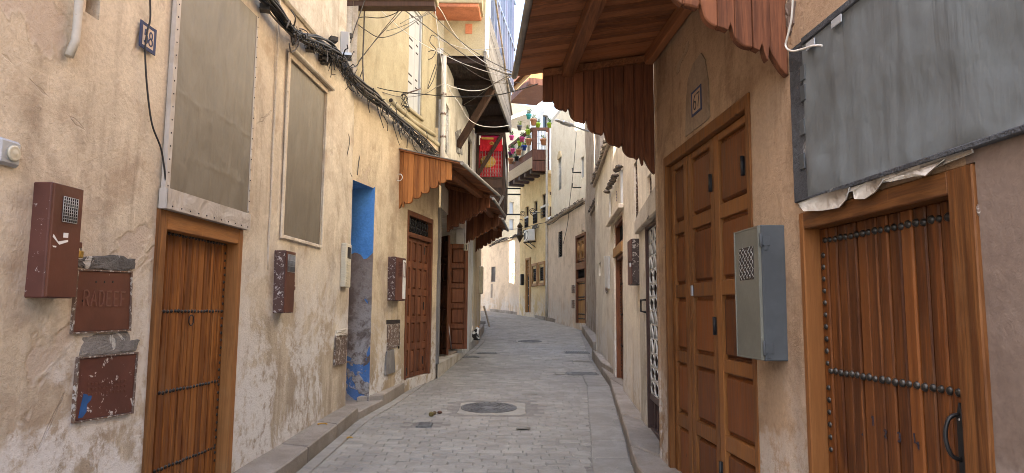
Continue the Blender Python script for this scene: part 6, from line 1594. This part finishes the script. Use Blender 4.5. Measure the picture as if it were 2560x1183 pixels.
for i, (x, y, c, where) in enumerate(pots):
    if x > 1335: s, z = BN.hit(x, y, .08); c0 = BN.pt(s, .10 if y > 330 else -.04, z)
    else: s, z = BSd.hit(x, y, .10); c0 = BSd.pt(s, .12, z)
    k = 1.0 if c != 'terracotta' else 1.25
    if y < 325 and x > 1335: c0.z = zrl + .085
    r = thing('flower_pot', c0 - Vector((0, 0, .09)), '%s flower pot %s' % (c, where), 'flower pot', 'pots on the plant balcony')
    mt = bpy.data.materials.get('pot_' + c.replace(' ', '_')) or plain('pot_' + c.replace(' ', '_'), POTC[c], .5, 0, .2)
    MB().lathe((c0.x, c0.y, c0.z - .09 * k), [(.075 * k, 0), (.11 * k, .16 * k), (.125 * k, .165 * k), (.125 * k, .21 * k), (.10 * k, .205 * k)], 10).build('pot', mt, r)
    if c0.z < zrl + .05 or True: MB().tube([c0 + Vector((0, 0, .1)), Vector((c0.x, c0.y, c0.z + .02)), BSd.pt(BSd.S(x, y), -.02, c0.z + .02) if x <= 1335 else BN.pt(BN.S(x, y), -.03, c0.z + .02)], .006, 4).build('hook', P_BLACK, r)
    lf = MB()
    for _ in range(26):
        a = rnd.uniform(0, 6.28); h = rnd.uniform(.05, .24); w = rnd.uniform(.03, .11); p = c0 + Vector((math.cos(a) * w, math.sin(a) * w, .09 + h)); q = Vector((rnd.uniform(-.05, .05), rnd.uniform(-.05, .05), rnd.uniform(-.04, .05))); e = Vector((rnd.uniform(-.03, .03), rnd.uniform(-.03, .03), .03))
        lf.add([p - q, p + e * .7, p + q, p - e * .7], [(0, 1, 2, 3)]); lf.tube([c0 + Vector((0, 0, .08)), p], .004, 3)
    lf.build('foliage', L_LIME if i % 3 == 1 else L_GREEN, r, recalc=False)

# far walls that close the view
H11 = thing('house', (-.5, 36, 1.5), 'long rosy wall at the end of the lane with shuttered window', 'house')
FZ = 5.25
fw = (RE2.S(1238.5, 690), RE2.S(1228, 690), RE2.Z(1233, 705), RE2.Z(1233, 667)); gw = (RE.S(1288.5, 680), RE.S(1278, 680), RE.Z(1283, 697), RE.Z(1283, 655))
if fw[0] > fw[1]: fw = (fw[1], fw[0], fw[2], fw[3])
for f, hs_, nm in ((RE, [(*gw, .05)], 'wall'), (RE2, [(*fw, .1)], 'wall'), (RE3, [], 'wall')): wall(H11, f, 0, f.L, 1.0, FZ, M_RE, holes=hs_, seed=91, step=.5, name=nm)
window(H11, RE2, *fw, .10, W_GREY, mpane=W_GREY, gr=(3, 1, .02), bars=W_GREY); window(H11, RE, *gw, .05, M_LD, mpane=M_LD, gr=(3, 6, .02), bars=P_SHUT)
for f in (RE, RE2): tile_eave(H11, f, 0, f.L, FZ, .12, 18); MB().add([f.pt(-.2, -1.25, FZ), f.pt(f.L + .2, -1.25, FZ), f.pt(f.L, 0, FZ), f.pt(0, 0, FZ)], [(0, 1, 2, 3)]).build('wall_head', M_RE, H11)
s = RE2.S(1229, 740); MB().box(RE2, s - .12, s + .1, -.005, .012, RE2.Z(1229, 745), RE2.Z(1229, 710)).build('patched_hatch', M_PIER, H11)
H12 = thing('house', (-1, 46, 2), 'tall pale house rising behind the end of the lane', 'house')
fb = Fr((-7, 39.5), (5.5, 49), 'R'); fb.n = Vector((fb.u.y, -fb.u.x, 0))  # facade turned away from the sun so it stays unlit
fwins = []
for x, y0, y1 in ((1279, 505, 535), (1279, 548, 575), (1289, 500, 530)):
    s, z = fb.hit(x, (y0 + y1) / 2); fwins.append((s - .18, s + .18, fb.Z(x, y1), fb.Z(x, y0)))
wall(H12, fb, 0, fb.L, 1.5, 15.6, M_FARC, holes=[(*w, .15) for w in fwins[:2]], seed=95, step=.9)
for w in fwins[:2]: window(H12, fb, *w, .12, P_SHUT, mpane=P_SHUT)
H13 = thing('house', (2.5, 36, 7), 'white stepped roof-terrace walls with merlons above the plant balcony', 'house')
f13 = Fr((.9, 35.0), (4.8, 38.0), 'L'); w13 = (f13.S(1358, 305), f13.S(1371, 305), f13.Z(1365, 328), f13.Z(1365, 288))
wall(H13, f13, 0, f13.L, 6.0, 12.2, M_WHT, holes=[(*w13, .2)], seed=97, step=.7); window(H13, f13, *w13, .18, W_GREY)
for k in range(7): s = f13.S(1346, 290) + k * .72; MB().prism(f13, [(s, 12.2), (s + .5, 12.2), (s + .5, 12.5), (s + .36, 12.58), (s + .25, 12.95), (s + .14, 12.58), (s, 12.5)], -.3, 0).build('merlon', M_WHT, H13)
MB().box(f13, 0, f13.L, -3, -.3, 12.0, 12.2).build('roof', M_WHT, H13)
for k in range(3):
    z = at(1270, (472, 487, 537)[k], 33).z; A = RD.pt(RD.L - .1, 0, z); o = MB().beam(A, A + Vector((-2.6, .1, 0)), .06, .07).build('cross_strut', P_BLACK, None)
    if k == 0: tag(o, 'uppermost thin dark strut spanning the lane at the bend', 'strut', 'struts across the lane')
    elif k == 1: tag(o, 'middle thin dark strut spanning the lane at the bend', 'strut', 'struts across the lane')
    else: tag(o, 'lowest thin dark strut spanning the lane above the lantern', 'strut', 'struts across the lane')
# ------------------------------------------------------------------ cables and wires
def lp(x, y, d):
    if x < 868: return LA.pt(LA.S(x, y, d), d, LA.Z(x, y, d))
    return LB.pt(LB.S(x, y, d), d, LB.Z(x, y, d))
bpx = [(610, -90), (655, -30), (690, 22), (735, 82), (785, 106), (830, 128), (858, 150), (872, 182), (905, 218), (940, 248), (980, 285), (1020, 322), (1060, 360), (1092, 388)]
r = thing('cable_bundle', lp(850, 150, .08), 'thick tangled bundle of old black cables running along the left wall', 'cable bundle')
for k in range(15):
    pts = []
    for i, (x, y) in enumerate(bpx):
        p = lp(x, y, .10); sp = .035 + .02 * math.sin(i * 1.7)
        a = k * 2.4 + i * .55; pts.append(p + Vector((.4 * sp * math.cos(a) + .03 * math.cos(a) , sp * .6 * math.sin(a * .7), sp * 1.3 * math.sin(a) + rnd.gauss(0, .012))))
    MB().tube(smooth_path(pts, 4), rnd.choice((.007, .009, .012, .014)), 5).build('cable', rnd.choice((P_CABLE, P_CABLE, P_CABLEG)), r)
q, q2 = MB(), MB()
for k in range(300):
    t = rnd.random() ** .8 * (len(bpx) - 4) + 2.5; i = min(int(t), len(bpx) - 2); u = t - i
    x = bpx[i][0] + (bpx[i + 1][0] - bpx[i][0]) * u; y = bpx[i][1] + (bpx[i + 1][1] - bpx[i][1]) * u
    p = lp(x, y, rnd.uniform(.06, .17)); L = rnd.choice((.06, .08, .12, .12, .2, .3))
    pts = [p]
    for j in range(3): pts.append(pts[-1] + Vector((rnd.uniform(-.3, .4), rnd.uniform(-1, 1), rnd.uniform(-1, .55))) * L * .55)
    (q if k % 3 else q2).tube(smooth_path(pts, 3), rnd.uniform(.0035, .0075), 4)
o = q.build('loose_ends', P_CABLE, r); o['kind'] = 'stuff'; o = q2.build('loose_ends_grey', P_CABLEG, r); o['kind'] = 'stuff'
for (x, y) in ((662, 28), (745, 92), (775, 128), (808, 152), (812, 160), (870, 95), (833, 105)): MB().boxw(lp(x, y, .05), .08, .09, .05, rnd.random()).build('clamp', P_CABLE, r)
jb = thing('junction_box', lp(862, 120, .05), 'small grey junction box on the cable bundle beside the yellow wall', 'junction box')
p = lp(861, 140, .08); MB().boxw((p.x, p.y, p.z), .10, .16, .26, .2).build('case', P_SHUT, jb, bevel=.008); MB().boxw((p.x + .02, p.y + .01, p.z - .02), .12, .2, .03, .2).build('base_plate', P_LAMP, jb)
# ledge rubble behind the bundle
def wire(label, pts, r_, mat, k=6): return hang_cable('wire', label, [at(x, y, Y) for x, y, Y in pts], r_, mat, 'wire', None, k)
wire('white cable dropping steeply right from the pole top to the jetty', [(1086, 4, 10.8), (1105, 30, 10.9), (1130, 75, 11.3), (1168, 122, 11.0), (1230, 168, 10.2), (1290, 188, 6.6)], .0065, P_CABLEW)
wire('white cable hanging straight down past the flaking pipe', [(1086, 6, 10.8), (1091, 50, 10.8), (1098, 110, 10.9), (1106, 170, 10.9), (1111, 210, 10.9)], .006, P_CABLEW)
wire('white cable sagging across the jetty soffit', [(1094, 217, 11), (1111, 210, 10.9), (1135, 219, 11.2), (1175, 227, 11.3), (1210, 224, 11.4), (1240, 208, 10.2), (1290, 187, 6.6)], .007, P_CABLEW)
wire('white cable swooping down to the jetty corner', [(1118, 212, 10.9), (1128, 232, 11), (1150, 262, 11.2), (1170, 296, 11.6), (1200, 314, 12.4), (1240, 318, 13.4), (1275, 313, 14)], .007, P_CABLEW)
wire('long dark wire crossing from the bundle to the right awning', [(905, 202, 9.0), (940, 218, 9), (985, 228, 9), (1060, 236, 8.8), (1160, 243, 8.4), (1240, 238, 8), (1300, 224, 7.2), (1345, 210, 6.5)], .006, P_CABLE)
wire('pale thin wire slanting over the yellow wall to the jetty edge', [(948, 22, 8.6), (1000, 70, 9), (1060, 112, 9.8), (1100, 132, 10.2), (1160, 160, 10.2), (1240, 186, 8.6), (1290, 192, 6.5)], .005, P_CABLEW)
wire('dark wire from the top beam down to the jetty corner', [(970, 2, 8.6), (1010, 25, 9), (1060, 62, 9.6), (1110, 100, 10.4), (1180, 150, 10.2), (1250, 180, 8.5), (1292, 190, 6.5)], .007, P_CABLEG)
wire('second dark wire running beside the first to the jetty corner', [(1062, 22, 9.4), (1100, 55, 10), (1160, 110, 10.6), (1220, 150, 9.6), (1292, 186, 6.4)], .006, P_CABLEG)
wire('looped dark wire hanging in front of the yellow wall', [(862, 70, 8.3), (880, 56, 8.3), (905, 43, 8.3), (950, 45, 8.4), (985, 35, 8.4), (1000, 23, 8.4)], .006, P_CABLEG)
wire('thin wire sagging low across the yellow wall', [(890, 58, 8.3), (915, 76, 8.4), (945, 93, 8.5), (975, 90, 8.6), (1010, 74, 9), (1045, 50, 9.6), (1085, 20, 10.4)], .006, P_CABLEG)
wire('straight wire rising right from the bundle over the yellow wall', [(882, 172, 8.4), (940, 100, 8.5), (1017, 15, 8.6)], .005, P_CABLEG)
wire('second straight wire rising right just above the first', [(890, 165, 8.4), (945, 92, 8.5), (1000, 24, 8.6)], .005, P_CABLEG)
wire('short stiff wire pointing down left beside the junction box', [(912, 0, 8.2), (896, 46, 8.2), (884, 80, 8.2), (876, 108, 8.2)], .007, P_CABLEG)
wire('thin vertical cord running down the yellow wall corner', [(912, -20, 8.4), (910, 70, 8.4), (907, 150, 8.4), (909, 205, 8.4)], .009, P_CABLEG)
wire('thin cord dropping from the bundle to the blue doorway', [(910, 248, 8.7), (905, 330, 8.6), (899, 390, 8.4), (893, 438, 8.3)], .006, P_CABLEG)
wire('fine wire hanging left of the cord above the blue doorway', [(866, 225, 8.0), (862, 300, 8.0), (874, 350, 8.0), (866, 405, 8.0), (880, 442, 8.2)], .004, P_CABLEG)
wire('black spiral cable curving down to a white loop by the first awning', [(914, 252, 8.9), (925, 310, 9.1), (942, 365, 9.2), (962, 410, 9.4), (980, 440, 9.55), (992, 451, 9.6)], .008, P_CABLE)
wire('white cable loop at the end of the black spiral cable', [(990, 451, 9.6), (1000, 452, 9.6), (1006, 444, 9.6), (1002, 436, 9.6), (994, 436, 9.6)], .0065, P_CABLEW)
wire('dark wire loops dangling beside the flaking pipe', [(1093, 95, 11), (1080, 88, 11), (1075, 105, 11), (1090, 125, 11), (1080, 145, 11), (1064, 148, 11), (1070, 130, 11), (1092, 128, 11), (1096, 150, 11), (1085, 195, 11), (1070, 222, 11), (1074, 205, 11), (1090, 160, 11)], .007, P_CABLEG)
wire('thin wire sagging down the white house wall to the window', [(905, 208, 8.9), (960, 232, 9.2), (1010, 243, 9.8), (1060, 236, 10.6), (1095, 215, 11.1)], .005, P_CABLEG)
wire('thin grey wire crossing between the far awning and the lantern', [(1262, 572, 17.6), (1285, 573, 24), (1310, 570, 30), (1345, 560, 29.2), (1372, 556, 28.8)], .012, P_CABLEG)
q = MB()
for k in range(4):
    pts = []
    for i, (x, y) in enumerate([(1222, 618), (1240, 606), (1262, 598), (1282, 592), (1300, 584), (1316, 575)]):
        pts.append(at(x, y + rnd.uniform(-4, 4), 31.5 + i * .1))
    q.tube(smooth_path(pts, 4), .014, 4)
tag(q.build('wire_group', P_CABLEG, None), 'sagging group of wires strung along the far wall head', 'wire')
q = MB()
for k in range(3):
    pts = [RC.pt(RC.S(x, y, .15), .16 + .03 * k, RC.Z(x, y + rnd.uniform(-4, 4), .15)) for x, y in ((1462, 508), (1445, 520), (1425, 530), (1405, 545), (1385, 556), (1372, 562))]
    q.tube(smooth_path(pts, 3), .014, 4)
tag(q.build('wire_group', P_CABLEG, None), 'dark wires fixed under the tile eave of the rosy house', 'wire')
wire('thin dark wire sagging from the shutter to the pole by the jetty', [(1000, 60, 9.2), (1030, 44, 9.6), (1060, 40, 10), (1086, 28, 10.6)], .004, P_CABLEG)
wire('thin dark wire rising from the sagging wire to the beam end', [(965, 78, 8.6), (1005, 66, 8.8), (1045, 46, 9.2), (1084, 14, 10.2)], .004, P_CABLEG)
wire('thin pale wire sagging from the pole across the jetty side', [(1088, 92, 10.9), (1120, 108, 10.9), (1165, 122, 10.9), (1215, 124, 10.6), (1262, 118, 9.5)], .004, P_CABLEW)
wire('thin dark wire crossing under the jetty to the right awning', [(1096, 118, 11), (1140, 150, 10.8), (1190, 186, 10), (1240, 206, 8.8), (1300, 207, 6.5)], .004, P_CABLEG)
wire('thin grey wire climbing from the jetty strut to the awning corner', [(1160, 262, 11.2), (1195, 240, 10.4), (1235, 210, 9), (1292, 178, 6.4)], .004, P_CABLEG)
# ------------------------------------------------------------------ cat
def cat_mesh(base, face):
    """calico cat sitting with its back to the viewer, head turned up the street"""
    V = [(0, 0, .075, .075), (0, .03, .15, .072), (0, .07, .215, .055), (0, .095, .255, .038), (.012, .12, .292, .043), (.024, .15, .285, .024),
         (.045, .10, .12, .024), (.048, .115, .05, .018), (.05, .125, .012, .02), (-.035, .105, .12, .024), (-.038, .12, .05, .018), (-.04, .13, .012, .02),
         (.06, .02, .05, .042), (.075, .09, .018, .022), (-.06, .02, .05, .042), (-.07, .09, .018, .022),
         (-.01, -.07, .03, .022), (-.06, -.10, .018, .018), (-.13, -.08, .016, .014), (.034, .108, .325, .016), (.042, .106, .348, .004), (-.012, .112, .325, .016), (-.018, .112, .348, .004)]
    E = [(0, 1), (1, 2), (2, 3), (3, 4), (4, 5), (2, 6), (6, 7), (7, 8), (2, 9), (9, 10), (10, 11), (0, 12), (12, 13), (0, 14), (14, 15), (0, 16), (16, 17), (17, 18), (4, 19), (19, 20), (4, 21), (21, 22)]
    me = bpy.data.meshes.new('cat_skeleton'); me.from_pydata([v[:3] for v in V], E, [])
    o = bpy.data.objects.new('cat_skeleton', me); COL.objects.link(o)
    m = o.modifiers.new('skin', 'SKIN')
    for i, v in enumerate(V): me.skin_vertices[0].data[i].radius = (v[3], v[3])
    me.skin_vertices[0].data[0].use_root = True
    o.modifiers.new('sub', 'SUBSURF').levels = 2
    dg = bpy.context.evaluated_depsgraph_get(); em = bpy.data.meshes.new_from_object(o.evaluated_get(dg))
    bpy.data.objects.remove(o); bpy.data.meshes.remove(me)
    for p in em.polygons: p.use_smooth = True
    return em
t = NT('cat_calico_fur'); tc = t.N('TexCoord'); mp = t.N('Mapping'); t.L(tc.outputs['Object'], mp.inputs[0]); mp.inputs['Location'].default_value = (.31, .1, .46)
n1 = t.noise(mp.outputs[0], 9, 2, .4); sx = t.N('SeparateXYZ'); t.L(tc.outputs['Object'], sx.inputs[0])
c = t.mix(t.ramp(n1, .50, .52), (.72, .70, .66), (.025, .022, .02)); c = t.mix(t.math('MULTIPLY', t.ramp(sx.outputs[2], .285, .295), t.ramp(n1, .40, .45)), c, (.33, .16, .05))
cm = t.out(c, .9, None, 0, .2)
p = ground_at(1184, 852, .17); em = cat_mesh(None, None); em.materials.append(cm)
cat = bpy.data.objects.new('cat', em); COL.objects.link(cat); cat.location = (p.x, p.y, G(p.y) + .172); cat.rotation_euler = (0, 0, R_(-48)); cat.scale = (1.05, 1.05, 1.05)
WO[cat.name] = Vector(cat.location); tag(cat, 'small white, black and ginger cat sitting on the kerb by the white jamb', 'cat')
